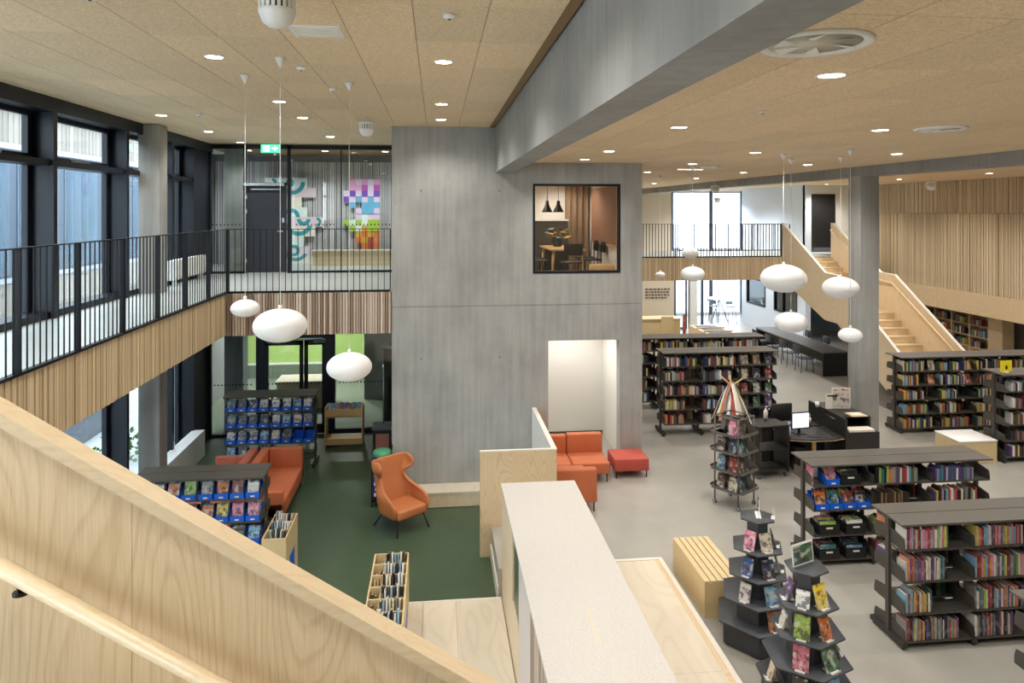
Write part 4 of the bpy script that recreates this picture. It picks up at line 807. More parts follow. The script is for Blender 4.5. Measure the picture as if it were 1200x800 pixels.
t = thing('sign_holder', 'clear sign holder leaning beside the topmost hexagon tier', 'sign', (3.90, 7.93, 1.441), math.radians(60)); bx('base', 'white_plastic', (-.05, .05, -.02, .02, 0, .004), t); bx('card', 'white_plastic', (-.05, .05, -.003, 0, .004, .10), t)

# slatted bench
t = thing('slatted_bench', 'pale wooden slatted box bench beside the platform', 'bench', (3.28, 8.46, 0))
for k in range(6): bar('slat', 'ply_warm', k * .086, k * .086 + .070, 0, 1.18, .425, .455, t)
bx('end_panel', 'ply_warm', (0, .50, 0, .03, 0.005, .425), t); bx('end_panel', 'ply_warm', (0, .50, 1.15, 1.18, 0.005, .425), t); bx('side_panel', 'ply_warm', (0, .025, .03, 1.15, .005, .425), t); bx('side_panel', 'ply_warm', (.475, .5, .03, 1.15, .005, .425), t); bx('gap_shade_board', 'slat_backing', (.03, .47, .03, 1.15, .36, .38), t)  # darker board added under the slats to deepen the shade in their gaps
t = thing('low_box', 'low wooden box table with white top before the bookcases', 'table', (10.3, 13.07, 0)); bx('body', 'ply_warm', (0, .80, 0, .70, .005, .42), t); bev(bx('top', 'white_paint', (-.01, .81, -.01, .71, .42, .45), t), .004, 1)
t = thing('yellow_card', 'yellow notice card with black symbol standing atop the bookcase', 'sign', (11.35, 13.15, 1.762), .15); bx('card', 'yellow_card', (-.14, .16, -.005, 0, .03, .25), t); bx('foot', 'paper', (-.05, .05, -.04, .04, 0, .03), t)
MB().lathe([(0, -.002), (.02, 0), (0, .002)], 12, (0.02, -.008, .16)).box(-.005, .045, -.008, -.006, .07, .14).build('symbol', 'black_plastic', t)

# ================================================================== WHEELED DISPLAY AND RIBBON STAND
WX, WY, WR = 5.07, 11.72, math.radians(33)
t = thing('book_trolley', 'wheeled steel book display with sloping shelves on all sides', 'display', (WX, WY, 0), WR)
for sx in (-1, 1):
    for sy in (-1, 1):
        MB().tube((sx * .23, sy * .23, .07), (sx * .23, sy * .23, 1.52), .013, 8).build('post', 'wire_grey', t)
        c = MB().lathe([(0, -.014), (.035, -.014), (.035, .014), (0, .014)], 14).build('caster', 'grey_plastic', t, (sx * .23, sy * .23, .035), (0, PI / 2, 0)); MB().box(-.02, .02, -.01, .01, -.02, .02).build('fork', 'chrome', c)
for a, b in (((-.23, -.23), (.23, -.23)), ((.23, -.23), (.23, .23)), ((.23, .23), (-.23, .23)), ((-.23, .23), (-.23, -.23))): MB().tube((*a, 1.51), (*b, 1.51), .012, 8).build('top_bar', 'wire_grey', t)
for k, z in enumerate((.30, .62, .94, 1.24)):
    for q in range(4):
        M = Matrix.Rotation(q * PI / 2, 4, 'Z'); mb = MB()
        mb.box(-.24, .24, -.27 - .05, -.06, z - .012, z, 0, M); mb.box(-.24, .24, -.32, -.312, z, z + .025, 0, M)
        mb.add([M @ Vector(v) for v in ((-.24, -.06, z), (.24, -.06, z), (.24, .02, z + .25), (-.24, .02, z + .25), (-.24, -.052, z), (.24, -.052, z), (.24, .028, z + .25), (-.24, .028, z + .25))], [(0, 1, 2, 3), (7, 6, 5, 4), (3, 2, 6, 7), (0, 4, 5, 1)])
        mb.build('rack_shelf', 'wire_grey', t)
        for s in ((-1, 1) if q == 1 else ()): MB().prism([(-.32, z), (-.06, z), (.02, z + .25), (-.02, z + .25)], s * .24 - .003, s * .24 + .003, 'x').build('side_wing', 'shelf_grey', t, None, (0, 0, q * PI / 2))
W = Matrix.Translation((WX, WY, 0)) @ Matrix.Rotation(WR, 4, 'Z'); DN = ['lowest', 'second lowest', 'third', 'top']
for k, z in enumerate((.30, .62, .94, 1.24)):
    for q, sn in ((0, 'front'), (3, 'side')):
        for j, xx in enumerate((-.11, .11)):
            if (k, q, j) in ((3, 0, 1), (3, 3, 0)): continue
            M = W @ Matrix.Rotation(q * PI / 2, 4, 'Z') @ Matrix.Translation((xx, -.24, z + .004)) @ Matrix.Rotation(-.3, 4, 'X'); cn = random.choice(['sky-blue', 'red', 'teal', 'cream', 'brown', 'green', 'white', 'pink', 'navy'])
            faced_book(M, .17, .235, cn, f'{cn} picture book, {("first", "second")[j]} on {DN[k]} {sn} shelf of wheeled display', 'books on the wheeled display')
t = thing('ribbon_stand', 'forked wooden stand hung with pale cloth ribbons behind the wheeled display', 'stand', (5.38, 12.55, 0))
MB().tube((0, 0, 0.02), (0, 0, 1.82), .02, 8).build('post', 'table_oak', t); MB().lathe([(0, 0), (.2, 0), (.2, .02), (0, .03)], 20).build('base', 'shelf_grey', t)
for a, b in (((0, 0, 1.8), (-.24, .0, 2.02)), ((0, 0, 1.8), (.22, .02, 1.93)), ((0, 0, 1.75), (.05, .2, 1.95))): MB().tube(a, b, .018, 8, .012).build('branch', 'table_oak', t)
for k in range(20):
    a = 2 * PI * k / 20 + random.uniform(-.1, .1); r = random.uniform(.22, .38); z0 = random.uniform(1.74, 1.88); z1 = random.uniform(1.05, 1.30); wd = .03
    pts = [(.03 * math.cos(a), .03 * math.sin(a), z0), (r * .5 * math.cos(a), r * .5 * math.sin(a), (z0 + z1) / 2 + .1), (r * math.cos(a), r * math.sin(a), z1)]
    tx, ty = -math.sin(a) * wd, math.cos(a) * wd; vs = []
    for p in pts: vs += [(p[0] - tx, p[1] - ty, p[2]), (p[0] + tx, p[1] + ty, p[2]), (p[0] + tx + .006 * math.cos(a), p[1] + ty + .006 * math.sin(a), p[2]), (p[0] - tx + .006 * math.cos(a), p[1] - ty + .006 * math.sin(a), p[2])]
    fs = []
    for i in range(2):
        for j in range(4): fs.append((i * 4 + j, i * 4 + (j + 1) % 4, i * 4 + 4 + (j + 1) % 4, i * 4 + 4 + j))
    MB().add(vs, fs, 0, True).build('ribbon', ['paper', 'white_paint', 'paper', 'yellow_card', 'cone_grey', 'white_paint', 'red_cloth', 'paper'][k % 8], t)

# ================================================================== SERVICE DESK
t = thing('service_desk', 'dark service desk with pale edge and legs behind the wheeled display', 'desk', (6.62, 12.75, 0))
MB().prism([(0, 0), (.35, -.10), (.8, -.10), (1.05, -.02), (1.05, .70), (0, .70)], .70, .725, 'z').build('desktop', 'black_laminate', t)
MB().prism([(-.005, -.005), (.35, -.107), (.8, -.107), (1.055, -.025), (1.055, .70), (-.005, .70)], .69, .70, 'z').build('edge_band', 'table_oak', t)
bx('leg', 'table_oak', (.50, .56, .10, .16, .005, .69), t); bx('leg', 'table_oak', (.02, .08, .55, .61, .005, .69), t); bx('modesty_panel', 'black_laminate', (.0, 1.05, .66, .69, .10, .69), t)
bx('power_box', 'black_plastic', (.24, .48, .3, .6, .02, .45), t)
t = thing('monitor', 'monitor with a pale blue screen on the service desk', 'monitor', (6.95, 13.0, .726), .12)
bx('foot', 'black_plastic', (-.11, .11, -.02, .14, 0, .012), t); bx('neck', 'black_plastic', (-.025, .025, .04, .06, .012, .16), t); bev(bx('case', 'black_plastic', (-.19, .19, .0, .03, .10, .42), t), .006, 1); bx('screen', 'screen', (-.175, .175, -.003, 0, .125, .40), t)
for k in (-.03, .03): MB().lathe([(0, -.001), (.012, 0), (0, .001)], 10, (k - .03, -.006, .24)).build('screen_mark', 'facade_grey', t)
t = thing('monitor', 'dark monitor seen from behind on the service desk', 'monitor', (6.88, 13.55, .74), .1); bx('foot', 'black_plastic', (-.11, .11, -.05, .12, 0, .012), t); bx('neck', 'black_plastic', (-.025, .025, .04, .06, .012, .16), t); bev(bx('case', 'black_plastic', (-.24, .2, 0, .05, .08, .42), t), .006, 1)
t = thing('service_desk', 'rear dark desk half of the service point', 'desk', (6.4, 13.46, 0)); bx('desktop', 'black_laminate', (0, 1.2, 0, .55, .715, .74), t); bx('front_panel', 'black_laminate', (0, 1.2, .02, .05, .01, .715), t); bx('side_panel', 'black_laminate', (0, .03, .05, .55, .01, .715), t)
t = thing('keyboard', 'flat laptop-like keyboard on the service desk', 'keyboard', (7.22, 12.82, .726), -.15); bx('body', 'grey_plastic', (-.19, .19, -.07, .07, 0, .015), t); bx('keys', 'black_plastic', (-.175, .175, -.055, .055, .015, .02), t)
def bottle(x, y, z, label, s=1.0):
    t = thing('pump_bottle', label, 'bottle', (x, y, z)); MB().lathe([(0, 0), (.04 * s, 0), (.042 * s, .12 * s), (.034 * s, .16 * s), (.015 * s, .18 * s), (.015 * s, .2 * s)], 16).build('body', 'white_plastic', t); MB().tube((0, 0, .2 * s), (0, 0, .235 * s), .008, 8).tube((0, 0, .235 * s), (.04, -.01, .23 * s), .008, 8).build('pump', 'white_plastic', t)
bottle(6.66, 12.92, .726, 'white pump bottle at the near corner of the service desk', 1.1); bottle(6.32, 13.15, 1.0, 'white pump bottle on the black trolley by the desk')
t = thing('book_cart', 'black two-tier book cart beside the service desk', 'cart', (6.25, 12.95, 0), .15)
for s in (-1, 1): bx('end_panel', 'black_laminate', (s * .32 - .012, s * .32 + .012, -.22, .22, .1, .98), t)
for z in (.14, .52, .96): bx('shelf', 'black_laminate', (-.31, .31, -.21, .21, z, z + .02), t)
for sx in (-1, 1):
    for sy in (-1, 1): MB().lathe([(0, -.012), (.045, -.012), (.045, .012), (0, .012)], 12).build('caster', 'grey_plastic', t, (sx * .28, sy * .17, .046), (0, PI / 2, 0))
t = thing('waste_bag', 'clear bag of white cables hanging under the desk edge', 'bag', (6.98, 12.35, .02)); mb = MB().lathe([(0, 0), (.10, .01), (.13, .12), (.11, .25), (.05, .30)], 14); mb.build('bag', 'grey_plastic', t); MB().tube((0, -.11, .05), (.05, -.10, .27), .008, 6).tube((.05, -.10, .27), (-.06, -.09, .6), .006, 6).build('cable', 'white_plastic', t); MB().lathe([(0, -.012), (.03, -.012), (.03, .012), (0, .012)], 12).build('caster', 'black_plastic', t, (-.1, -.05, .015), (0, PI / 2, 0))
t = thing('return_cabinet', 'black return cabinet with open compartment beside the column', 'cabinet', (7.72, 12.75, 0))
bx('body', 'black_laminate', (0, .68, 0, .62, .005, .80), t); bx('paper_stack', 'paper', (.08, .60, .02, .24, .80, .84), t)
bx('side_panel', 'black_laminate', (-.01, .03, .0, 1.35, .80, 1.06), t); bx('side_panel', 'black_laminate', (.62, .66, .25, 1.35, .80, 1.02), t); bx('back_panel', 'black_laminate', (.03, .62, 1.3, 1.34, .005, 1.02), t); bx('lid', 'black_laminate', (.03, .62, .28, 1.3, 1.0, 1.02), t); bx('rear_body', 'black_laminate', (0, .66, .62, 1.3, .005, .80), t); bx('slot', 'chrome', (-.012, -.01, .35, .75, .95, .97), t)
t = thing('leaflet_poster', 'pinkish poster stand with dark script on the black cabinet', 'poster', (7.95, 13.6, 1.022), -.1); bx('card', 'paper', (-.02, .36, 0, .006, 0, .42), t); o = put('print', COVER, t, (.17, -.003, .02), None, (.34, .002, .38)); o.color = lin((226, 206, 200)); bx('wing', 'paper', (-.16, -.02, -.03, -.025, 0, .30), t); bx('script', 'black_plastic', (-.12, .08, -.034, -.031, .25, .28), t)
t = thing('brochure_tray', 'shallow wooden tray on top of the black cabinet', 'tray', (8.05, 13.15, 1.022)); bx('tray', 'ply', (-.05, .28, -.15, .12, 0, .012), t); bx('leaflet', 'paper', (0, .2, -.1, .08, .012, .02), t)
for k, (x, y, z, l) in enumerate(((7.62, 13.6, 1.062, 'white paper cup on the cabinet edge'), (7.45, 13.6, .742, 'white cup at the rear of the service desk'))):
    t = thing('cup', l, 'cup', (x, y, z)); MB().lathe([(0, 0), (.032, 0), (.042, .1), (.038, .1), (.03, .01), (0, .01)], 16).build('body', 'white_plastic', t); MB().lathe([(.043, .095), (.045, .1), (.041, .104)], 16).build('rim', 'white_plastic', t)

# ================================================================== LONG TABLE WITH CHAIRS, FAR FURNITURE
t = thing('long_table', 'long black table with panel end passing under the staircase', 'table', (11.6, 20.35, 0)); bx('tabletop', 'table_grey', (0, .78, 0, 4.6, .70, .74), t); bx('end_panel', 'black_laminate', (.0, .78, 0, .05, .005, .70), t); bx('end_panel', 'black_laminate', (0, .78, 4.5, 4.55, .005, .70), t); bx('rail', 'black_laminate', (.36, .42, .05, 4.5, .3, .70), t)
def chair(x, y, rz, label, mat='chair_blue', group='chairs at the long table'):
    t = thing('chair', label, 'chair', (x, y, 0), rz, group); bev(bx('seat', mat, (-.21, .21, -.21, .21, .43, .46), t), .012, 2)
    o = bev(bx('backrest', mat, (-.2, .2, .19, .215, .62, .86), t), .012, 2); o.rotation_euler = (-.08, 0, 0)
    for sx in (-1, 1):
        MB().tube((sx * .19, -.19, .005), (sx * .18, -.17, .43), .011, 8).build('leg', 'black_metal', t); MB().tube((sx * .19, .21, .005), (sx * .18, .18, .44), .011, 8).tube((sx * .18, .18, .44), (sx * .17, .21, .82), .011, 8).build('leg', 'black_metal', t)
for k, y in enumerate((21.0, 21.9, 22.9, 23.9)): chair(11.35, y, PI / 2, f'dark chair, {nth(k + 1)} along the aisle side of the long table')
for k, y in enumerate((22.4, 23.6)): chair(12.62, y, -PI / 2, f'dark chair, {nth(k + 1)} along the stair side of the long table')
t = thing('card_catalogue', 'low wooden box counter with dark compartments beyond the bookcases', 'counter', (8.95, 22.4, 0)); bx('body', 'ply', (0, 1.0, 0, 2.2, .005, .92), t)
for k in range(3): bx('compartment', 'shelf_dark', (.12, .88, .15 + k * .68, .68 + k * .68, .92, .925), t)
for k in range(3): bx('tray', 'ply', (0, 1.0, k * .68 + .06, k * .68 + .1, .925, .96), t)
t = thing('info_desk', 'wooden information desk behind the farthest bookcase', 'desk', (7.0, 24.5, 0)); bx('body', 'ply_warm', (0, 1.6, 0, .7, .005, 1.15), t); bx('door', 'ply_warm', (.9, 1.35, -.03, 0, .05, 1.25), t); bx('top', 'ply', (-.02, 1.62, -.02, .72, 1.15, 1.18), t)
t = thing('striped_banner', 'narrow red and white banner stand beside the information desk', 'banner', (8.78, 24.6, 0)); bx('pole', 'red_cloth', (-.05, .05, -.02, .02, .05, 1.3), t); bx('base', 'black_plastic', (-.15, .15, -.1, .1, .005, .05), t)
for k in range(4): bx('stripe', 'cone_grey', (-.051, .051, -.022, -.02, .2 + k * .28, .3 + k * .28), t)
t = thing('high_table', 'pale standing table in front of the bright far window', 'table', (12.7, 31.0, 0)); bev(MB().lathe([(0, 1.02), (.6, 1.02), (.6, 1.05), (0, 1.05)], 24).build('tabletop', 'white_paint', t), .004, 1)
for k in range(3): MB().tube((0, 0, 1.02), (.4 * math.cos(k * 2.1), .4 * math.sin(k * 2.1), .005), .02, 8).build('leg', 'grey_plastic', t)
for k, (x, y) in enumerate(((12.3, 30.6), (12.55, 31.5), (12.9, 30.2))):
    t = thing('bar_stool', f'slim grey bar stool by the standing table, {("nearest the doors", "nearest the window", "in front")[k]}', 'stool', (x, y, 0), 0, 'bar stools'); bev(bx('seat', 'facade_grey', (-.17, .17, -.17, .17, .74, .77), t), .01, 2)
    for sx in (-1, 1):
        for sy in (-1, 1): MB().tube((sx * .2, sy * .2, .005), (sx * .14, sy * .14, .74), .011, 6).build('leg', 'grey_plastic', t)
    bx('backrest', 'facade_grey', (-.16, .16, .15, .17, .84, .98), t)
# bookcase in the recess under the fascia
t = thing('wall_bookcase', 'built-in pale wood bookcase recessed below the wooden fascia', 'bookcase', (16.62, 19.9, 0))
for k in range(5): bar('divider', 'ply', 0, .35, k * .78 - .0, k * .78 + .03, .01, 2.2, t)
for r in range(7): bar('shelf', 'ply', .005, .345, .03, 3.12, .05 + r * .345, .075 + r * .345, t)
bx('back_panel', 'ply_side', (.34, .36, 0, 3.15, .01, 2.2), t); bx('side_board', 'ply', (-.02, .36, -.55, -.02, .01, 2.4), t)
Wd = Matrix.Translation((16.62, 19.9, 0)) @ Matrix.Rotation(-PI / 2, 4, 'Z')
for k in range(4):
    for r in range(2, 6): row_of_books(Wd, -(k + 1) * .78 + .05, -k * .78 - .04, .02, .075 + r * .345, .25, ADULT, f'on shelf {r}, bay {k}, of the recessed bookcase', 'books in the recessed bookcase', random.uniform(.6, .9), thick=(.03, .06))

# ================================================================== SOFAS, POUF, ARMCHAIR
def legs4(t, x0, x1, y0, y1, h, mat='black_metal'):
    for x in (x0, x1):
        for y in (y0, y1): MB().tube((x, y, .003), (x, y, h), .012, 8).build('leg', mat, t)
def sofa(name, label, loc, rz, wd, dp, cloth, back=True, arm_l=False, arm_r=False, sh=.40, bh=.74, cat='sofa', base=.16):
    t = thing(name, label, cat, loc, rz)
    bev(bx('seat', cloth, (-wd / 2 + (.12 if arm_l else 0), wd / 2 - (.12 if arm_r else 0), -dp / 2, dp / 2 - (.16 if back else 0), base, sh), t), .025)
    if back: bev(bx('backrest', cloth, (-wd / 2, wd / 2, dp / 2 - .16, dp / 2, base, bh), t), .03)
    if arm_l: bev(bx('armrest', cloth, (-wd / 2, -wd / 2 + .12, -dp / 2, dp / 2 - .165, base, bh - (.0 if arm_l == 2 else .14)), t), .025)
    if arm_r: bev(bx('armrest', cloth, (wd / 2 - .12, wd / 2, -dp / 2, dp / 2 - .165, base, bh - (.0 if arm_r == 2 else .14)), t), .025)
    legs4(t, -wd / 2 + .05, wd / 2 - .05, -dp / 2 + .05, dp / 2 - .05, base + .01); return t
sofa('sofa_module', 'orange seat module with backrest against the core doorway', (2.83, 13.24, 0), 0, .70, .78, 'orange_cloth', sh=.37, bh=.72)
sofa('sofa_module', 'orange corner seat module beside the plywood partition', (2.22, 13.24, 0), 0, .50, .78, 'orange_cloth', sh=.37, bh=.70)
sofa('sofa_module', 'orange seat module whose tall backrest turns to the stairs', (2.30, 12.22, 0), PI, .72, 1.20, 'orange_cloth', sh=.37, bh=.72)
t = thing('pouf', 'square red upholstered pouf beside the orange seats', 'pouf', (3.64, 13.38, 0)); bev(bx('cushion', 'red_cloth', (-.33, .33, -.36, .24, .13, .36), t), .02); legs4(t, -.29, .29, -.32, .20, .14)
sofa('sofa', 'rust orange sofa facing the armchair with high end panel', (-3.05, 13.62, ZS), PI / 2, 1.90, .80, 'orange_cloth', True, False, False, .42, .80)
t = bpy.data.objects['sofa']
bev(bx('end_panel', 'orange_cloth', (.80, .95, -.40, .235, .16, .80), t), .025); bev(bx('armrest', 'orange_cloth', (-.95, -.84, -.40, .235, .16, .62), t), .025)
sofa('sofa', 'rust sofa back to back with the other, facing the windows', (-3.92, 13.72, ZS), -PI / 2, 1.7, .80, 'rust_cloth', True, True, False, .42, .80)

t = thing('wing_armchair', 'orange wing-back armchair with thin black legs on green floor', 'armchair', (-.62, 12.5, ZS), math.radians(38))
secs = [(.27, .50, .33), (.36, .58, .36), (.50, .60, .375), (.575, .52, .37), (.63, .33, .345), (.70, .16, .285), (.80, .09, .25), (.88, .11, .26), (.93, .24, .33), (1.0, .31, .365), (1.07, .31, .36), (1.13, .24, .34)]
vs = []; cols_ = 11
for z, wdp, hw in secs:
    yc = .20 + (z - .27) * .26
    for (a, b) in ((-1, 1), (-1.0, .72), (-1.0, .42), (-.985, .16), (-.85, .03), (0, 0), (.85, .03), (.985, .16), (1.0, .42), (1.0, .72), (1, 1)): vs.append((a * hw * (1.0 - .05 * (b > .7)), yc - wdp * b, z))
fs_ = [(i * cols_ + j, i * cols_ + j + 1, (i + 1) * cols_ + j + 1, (i + 1) * cols_ + j) for i in range(len(secs) - 1) for j in range(cols_ - 1)]
o = MB().add(vs, fs_, 0, True).build('shell', 'orange_leather', t); sd = o.modifiers.new('solid', 'SOLIDIFY'); sd.thickness = .055; sd.offset = 0; ss = o.modifiers.new('sub', 'SUBSURF'); ss.levels = 2; ss.render_levels = 2
o = bev(bx('seat', 'orange_leather', (-.30, .30, -.36, .20, .26, .43), t), .05, 4)
o = bev(bx('back_cushion', 'orange_leather', (-.27, .27, .10, .18, .40, .98), t), .04, 4); o.rotation_euler = (-.25, 0, 0); o.location = (0, .07, .02)
for sx in (-1, 1):
    MB().tube((sx * .26, -.28, .26), (sx * .33, -.36, .005), .012, 8).build('leg', 'black_metal', t); MB().tube((sx * .24, .18, .26), (sx * .32, .36, .005), .012, 8).build('leg', 'black_metal', t)
MB().tube((-.26, -.28, .25), (.26, -.28, .25), .012, 8).tube((-.24, .18, .25), (.24, .18, .25), .012, 8).build('frame', 'black_metal', t)

# ================================================================== GREEN AREA: TROUGHS, TROLLEYS
def trough(label, who, x, y, wd, ln, z0, ztop, rows, cols):
    t = thing('book_trough', label, 'book trough', (x, y, z0)); h = ztop - z0
    for a in ((-wd / 2, -wd / 2 + .018), (wd / 2 - .018, wd / 2)): bx('side_panel', 'ply_warm', (a[0], a[1], 0, ln, .005, h), t)
    for k in range(rows + 1): bar('divider', 'ply_warm', -wd / 2 + .018, wd / 2 - .018, k * (ln - .018) / rows, k * (ln - .018) / rows + .018, h - .26 if 0 < k < rows else .005, h, t)
    bx('floor_board', 'ply_warm', (-wd / 2 + .018, wd / 2 - .018, .018, ln - .018, h - .27, h - .25), t); bx('centre_rail', 'ply_warm', (-wd * .18, -wd * .18 + .012, .02, ln - .02, h - .25, h - .02), t); bx('blue_panel', 'blue_plastic', (wd / 2 - .022, wd / 2 + .002, ln * .3, ln * .7, .15, h - .38), t)
    n = 0
    for r in range(rows):
        for c in range(cols):
            n += 1
            if r == 0 and c == 0: continue
            xx = -wd / 2 + .06 + c * (wd - .12) / (cols - 1); M = Matrix.Translation((x + xx, y + .05 + r * (ln - .02) / rows, ztop - .17)) @ Matrix.Rotation(-.35, 4, 'X') @ Matrix.Rotation(random.uniform(-.1, .1), 4, 'Z')
            low = c < 3 and rows > 4
            if low: M = Matrix.Translation((0, 0, -.1)) @ M
            queue_book(M, (.022, .16, random.uniform(.23, .29)), random.choice(['yellow', 'tan', 'cream', 'brown'] if low else ['white', 'charcoal', 'grey', 'cream', 'white', 'black', 'sky-blue']), f'upright booklet, {nth(c + 1)} in {nth(r + 1)} row of {who}', f'booklets in {who}')
trough('pale wooden book trough near the parapet edge on green floor', 'the book trough by the platform', -.61, 8.1, .46, 1.72, ZS + .101, .35, 6, 10)
trough('pale wooden book trough beside the magazine bookcase', 'the book trough by the magazines', -2.31, 10.42, .34, .86, ZS, .35, 3, 7)
t = thing('wooden_trolley', 'small wooden browsing trolley with magazines by the glass doors', 'trolley', (-2.15, 17.0, ZS))
for s in (-1, 1): bx('side_panel', 'table_oak', (s * .42 - .014, s * .42 + .014, -.2, .2, .03, .92), t)
bx('shelf', 'table_oak', (-.41, .41, -.2, .2, .06, .2), t); bx('front_rail', 'table_oak', (-.41, .41, -.2, -.18, .72, .88), t); bx('back_rail', 'table_oak', (-.41, .41, .18, .2, .72, .92), t); bx('tray', 'table_oak', (-.41, .41, -.18, .18, .68, .70), t)
for k in range(3): faced_book(Matrix.Translation((-2.42 + k * .27, 16.93, ZS + .72)) @ Matrix.Rotation(-.3, 4, 'X'), .2, .28, ('sky-blue', 'purple', 'teal')[k], f'{("pale blue", "purple", "teal")[k]} magazine standing in the wooden trolley', 'magazines in the wooden trolley', 'magazine', 'magazine')
t = thing('waste_trolley', 'blue bag trolley with green round lid behind the armchair', 'trolley', (-1.02, 13.52, ZS))
MB().lathe([(.13, .10), (.17, .14), (.17, .90), (0, .90)], 20).build('bag', 'blue_bag', t); MB().lathe([(.18, .90), (.19, .93), (.15, 1.0), (0, 1.01)], 24).build('lid', 'green_lid', t)
for sx in (-1, 1):
    MB().tube((sx * .18, -.16, .08), (sx * .18, -.16, .98), .01, 8).tube((sx * .18, .14, .08), (sx * .18, .14, 1.05), .01, 8).tube((sx * .18, -.16, .98), (sx * .18, .14, 1.05), .01, 8).build('side_frame', 'black_metal', t)
    MB().lathe([(0, -.012), (.04, -.012), (.04, .012), (0, .012)], 12).build('caster', 'black_plastic', t, (sx * .18, -.14, .041), (0, PI / 2, 0))
bx('base_frame', 'black_metal', (-.18, .18, -.16, .14, .08, .1), t)
for k in range(5): bx('print', 'white_plastic', (-.14 + (k % 2) * .02, -.05 + (k % 2) * .03, -.172, -.165, .2 + k * .1, .26 + k * .1), t)
t = thing('cleaning_stand', 'grey topped stand with a thin upright pole beside the core', 'stand', (-1.16, 15.6, ZS)); bx('body', 'black_plastic', (-.2, .2, -.2, .2, .005, .80), t); bx('top', 'grey_plastic', (-.22, .22, -.22, .22, .80, .86), t); MB().tube((0, .1, .86), (0, .1, 2.15), .014, 8).build('pole', 'chrome', t); bx('leaflet', 'cone_grey', (-.14, .14, -.205, -.2, .4, .72), t)

# ================================================================== GALLERY: RADIATOR, ART
t = thing('radiator', 'white slatted convector radiator below the gallery windows', 'radiator', (-5.32, 14.9, ZU)); bx('body', 'white_paint', (-.06, .06, 0, 2.0, .12, .52), t)
for k in range(22): bar('fin', 'white_plastic', .06, .07, .03 + k * .09, .09 + k * .09, .15, .49, t)
for y in (.2, 1.8): bx('foot', 'white_plastic', (-.05, .05, y, y + .05, .003, .12), t)
# two pixel-block wall artworks on the hall slat wall
AY = 20.95
t = thing('wall_artwork', 'teal ring wall artwork of staggered pale panels on the slat wall', 'artwork', (-4.78, AY, ZU - .12))
rows_ = [(2.30, -.05, 1.08), (2.02, .42, 1.32), (1.74, .42, .92), (1.46, .42, 1.08), (1.18, .42, 1.55), (.90, .42, 1.3), (.62, .42, 1.0), (.34, .42, 1.2), (.06, .42, 1.5)]
flat('art_rose', (222, 206, 214), .6)
for i, (z, x0, x1) in enumerate(rows_): bx('panel', ('mint_paint', 'art_rose', 'paper')[i % 3], (x0 - .05, x1, -.03 - .004 * (i % 3), 0, z, z + .28), t)
def arc(cx, cz, r0, r1, a0, a1, mat, f=-.042):
    n = 14; vs = []
    for k in range(n + 1):
        a = a0 + (a1 - a0) * k / n; vs += [(cx + r0 * math.cos(a), f, cz + r0 * math.sin(a)), (cx + r1 * math.cos(a), f, cz + r1 * math.sin(a)), (cx + r0 * math.cos(a), -.03, cz + r0 * math.sin(a)), (cx + r1 * math.cos(a), -.03, cz + r1 * math.sin(a))]
    fs = []
    for k in range(n): i = 4 * k; fs += [(i, i + 1, i + 5, i + 4), (i + 1, i + 3, i + 7, i + 5), (i + 2, i, i + 4, i + 6)]
    MB().add(vs, fs).build('painted_arc', mat, t)
arc(.60, 2.44, 0, .12, 0, 2 * PI, 'teal_paint'); arc(.66, 2.46, .24, .36, PI, 2 * PI, 'teal_paint'); arc(.10, 2.44, .05, .13, -PI / 2, PI / 2, 'teal_paint'); arc(.62, 1.46, .14, .25, 0, PI, 'teal_paint'); arc(.98, 1.40, .08, .19, PI, 2 * PI, 'teal_paint'); arc(.84, 1.32, .28, .40, 1.05 * PI, 1.9 * PI, 'teal_paint'); arc(.70, .50, .08, .17, 0, 2 * PI, 'teal_paint'); arc(.76, .55, .26, .36, PI, 1.85 * PI, 'teal_paint'); arc(1.34, 1.32, .06, .13, -PI / 2, PI / 2, 'teal_paint')
flat('art_pink', (226, 160, 206), .6); flat('art_magenta', (186, 70, 176), .6); flat('art_violet', (106, 66, 184), .6); flat('art_blue', (92, 172, 214), .6); flat('art_lilac', (222, 204, 232), .6); flat('art_lime', (168, 204, 70), .6); flat('art_gold', (216, 172, 60), .6); flat('art_orange', (222, 122, 64), .6); flat('art_rust', (170, 74, 60), .6)
t = thing('wall_artwork', 'rainbow checkered wall artwork of square blocks on the slat wall', 'artwork', (-2.68, AY, ZU))
grid = ['.plplp', '.ppmlm', 'lvlvlv', 'vlblbl', '.b.bbb', '..lbbl', '..lall', 'gagagg', '.gaygg', '..yoyo', '..oyro', '...oro', '..rlr.']
cm = dict(p='art_pink', l='art_lilac', m='art_magenta', v='art_violet', b='art_blue', a='mint_paint', g='art_lime', y='art_gold', o='art_orange', r='art_rust')
for r, line in enumerate(grid):
    for c, ch in enumerate(line):
        if ch in cm: bar('block', cm[ch], c * .172, c * .172 + .169, -.03 - .01 * ((r * 7 + c * 3) % 3), 0, 2.27 - r * .168, 2.27 - r * .168 + .165, t)
t = thing('hall_bench', 'long plywood bench box in the upper hall below the artworks', 'bench', (-3.2, 20.2, ZU)); bx('body', 'ply', (-.2, 2.3, -.2, .2, .005, .40), t); bx('seat', 'ply_floor', (-.22, 2.32, -.22, .22, .40, .43), t)
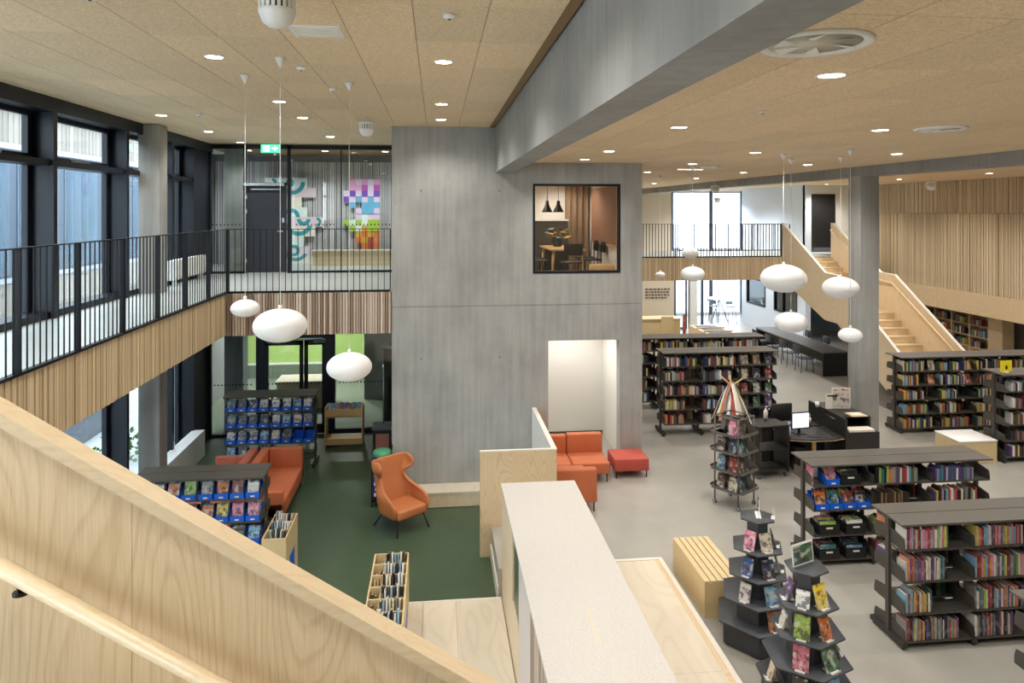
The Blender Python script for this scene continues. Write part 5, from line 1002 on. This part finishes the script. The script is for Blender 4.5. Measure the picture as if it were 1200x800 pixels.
# ================================================================== MEETING ROOM IN THE CORE
t = thing('meeting_table', 'oak meeting table with splayed legs seen through the core window', 'table', (2.80, 15.85, ZU)); bev(bx('tabletop', 'table_oak', (-.38, .38, -.85, .85, .66, .70), t), .01, 2)
for sx, sy in ((-.3, -.72), (.3, -.72), (-.3, .72), (.3, .72)): MB().tube((sx, sy, .66), (sx * 1.15, sy * 1.06, .004), .035, 8, .022).build('leg', 'table_oak', t)
for x, y, rz, l in ((2.18, 15.3, -PI / 2 + PI, 'black chair on the beam side of the meeting table'), (2.18, 16.0, PI / 2, 'second black chair on the beam side of the meeting table'), (3.40, 15.5, -PI / 2, 'black chair on the board side of the meeting table'), (3.40, 16.2, -PI / 2, 'second black chair on the board side of the meeting table'), (2.8, 14.72, PI, 'black chair at the window end of the meeting table')):
    n0 = set(COL.objects); chair(x, y, rz, l, 'black_plastic', 'black chairs in the meeting room')
    for o in COL.objects:
        if o not in n0 and o.parent is None: o.location.z = ZU + .001
t = thing('round_stool', 'low tan leather stool in the meeting room corner', 'stool', (3.42, 14.55, ZU)); bev(MB().lathe([(0, .25), (.26, .25), (.28, .32), (.26, .40), (0, .41)], 20).build('cushion', 'brown_leather' if 'brown_leather' in MATS else 'table_oak', t), .01, 2)
for k in range(3): MB().tube((.2 * math.cos(k * 2.1), .2 * math.sin(k * 2.1), .003), (.17 * math.cos(k * 2.1), .17 * math.sin(k * 2.1), .26), .012, 6).build('leg', 'black_metal', t)
t = thing('room_curtain', 'pleated brown curtain along the meeting room wall', 'curtain', (3.12, 17.16, ZU + .02)); mb = MB(); n = 21
vs = []; 
for k in range(n + 1): vs += [(k * .028, .05 * math.sin(k * 1.2), 0), (k * .028, .05 * math.sin(k * 1.2), 2.3)]
MB().add(vs, [(2 * k, 2 * k + 2, 2 * k + 3, 2 * k + 1) for k in range(n)], 0, True).build('fabric', 'curtain_brown', t); MB().tube((0, 0, 2.32), (.6, 0, 2.32), .015, 8).build('rail', 'chrome', t)
t = thing('wall_panel', 'reddish acoustic board on the meeting room wall', 'board', (3.735, 15.6, ZU + .8)); bx('board', 'rose_wood', (-.04, 0, -1.2, 1.2, 0, 1.25), t); bx('frame', 'table_oak', (-.05, -.0, -1.23, -1.2, -.03, 1.28), t); bx('frame', 'table_oak', (-.05, 0, -1.23, 1.23, -.03, 0), t)
t = thing('kitchen_unit', 'dark kitchenette unit behind the meeting table', 'cabinet', (2.1, 16.95, ZU)); bx('body', 'shelf_grey', (-.9, 1.0, -.25, .28, .005, 1.28), t); bx('worktop', 'white_paint', (-.92, 1.02, -.27, .28, 1.28, 1.32), t); bx('door', 'shelf_grey', (-.88, .04, -.262, -.25, .06, 1.25), t); bx('door', 'shelf_grey', (.06, .98, -.262, -.25, .06, 1.25), t)
t = thing('flower_vase', 'blue vase of dark and yellow leaves on the meeting table', 'plant', (2.75, 16.1, ZU + .701)); MB().lathe([(0, 0), (.09, 0), (.13, .1), (.12, .2), (.1, .22)], 18).build('vase', 'vase_blue', t)
for k in range(26):
    a = random.uniform(0, 2 * PI); r = random.uniform(.1, .3); p = Vector((r * math.cos(a), r * math.sin(a), random.uniform(.22, .42))); d = Vector((math.cos(a), math.sin(a), random.uniform(-.4, .5))).normalized() * .11; s_ = d.orthogonal().normalized() * .04
    MB().add([p - d, p + s_, p + d, p - s_], [(0, 1, 2, 3)]).build('leaf', 'leaf_yellow' if k % 4 == 0 else 'leaf_dark', t)
for k, (x, y, z) in enumerate(((2.45, 15.7, 5.0), (2.70, 15.7, 5.0))):
    t = thing('room_pendant', f'black metal pendant lamp over the meeting table, {("nearer the beam", "nearer the curtain")[k]}', 'lamp', (x, y, z), 0, 'black pendants in the meeting room'); MB().lathe([(.12, -.02), (.115, .0), (.06, .11), (.04, .16), (.04, .22), (.02, .24), (0, .24)], 24).build('shade', 'black_metal', t); MB().lathe([(0, 0), (.10, 0)], 16, (0, 0, .01)).build('bulb', 'lamp_lens', t); MB().tube((0, 0, .24), (0, 0, 5.9 - z), .005, 6).build('cable', 'black_metal', t)

flush_books()
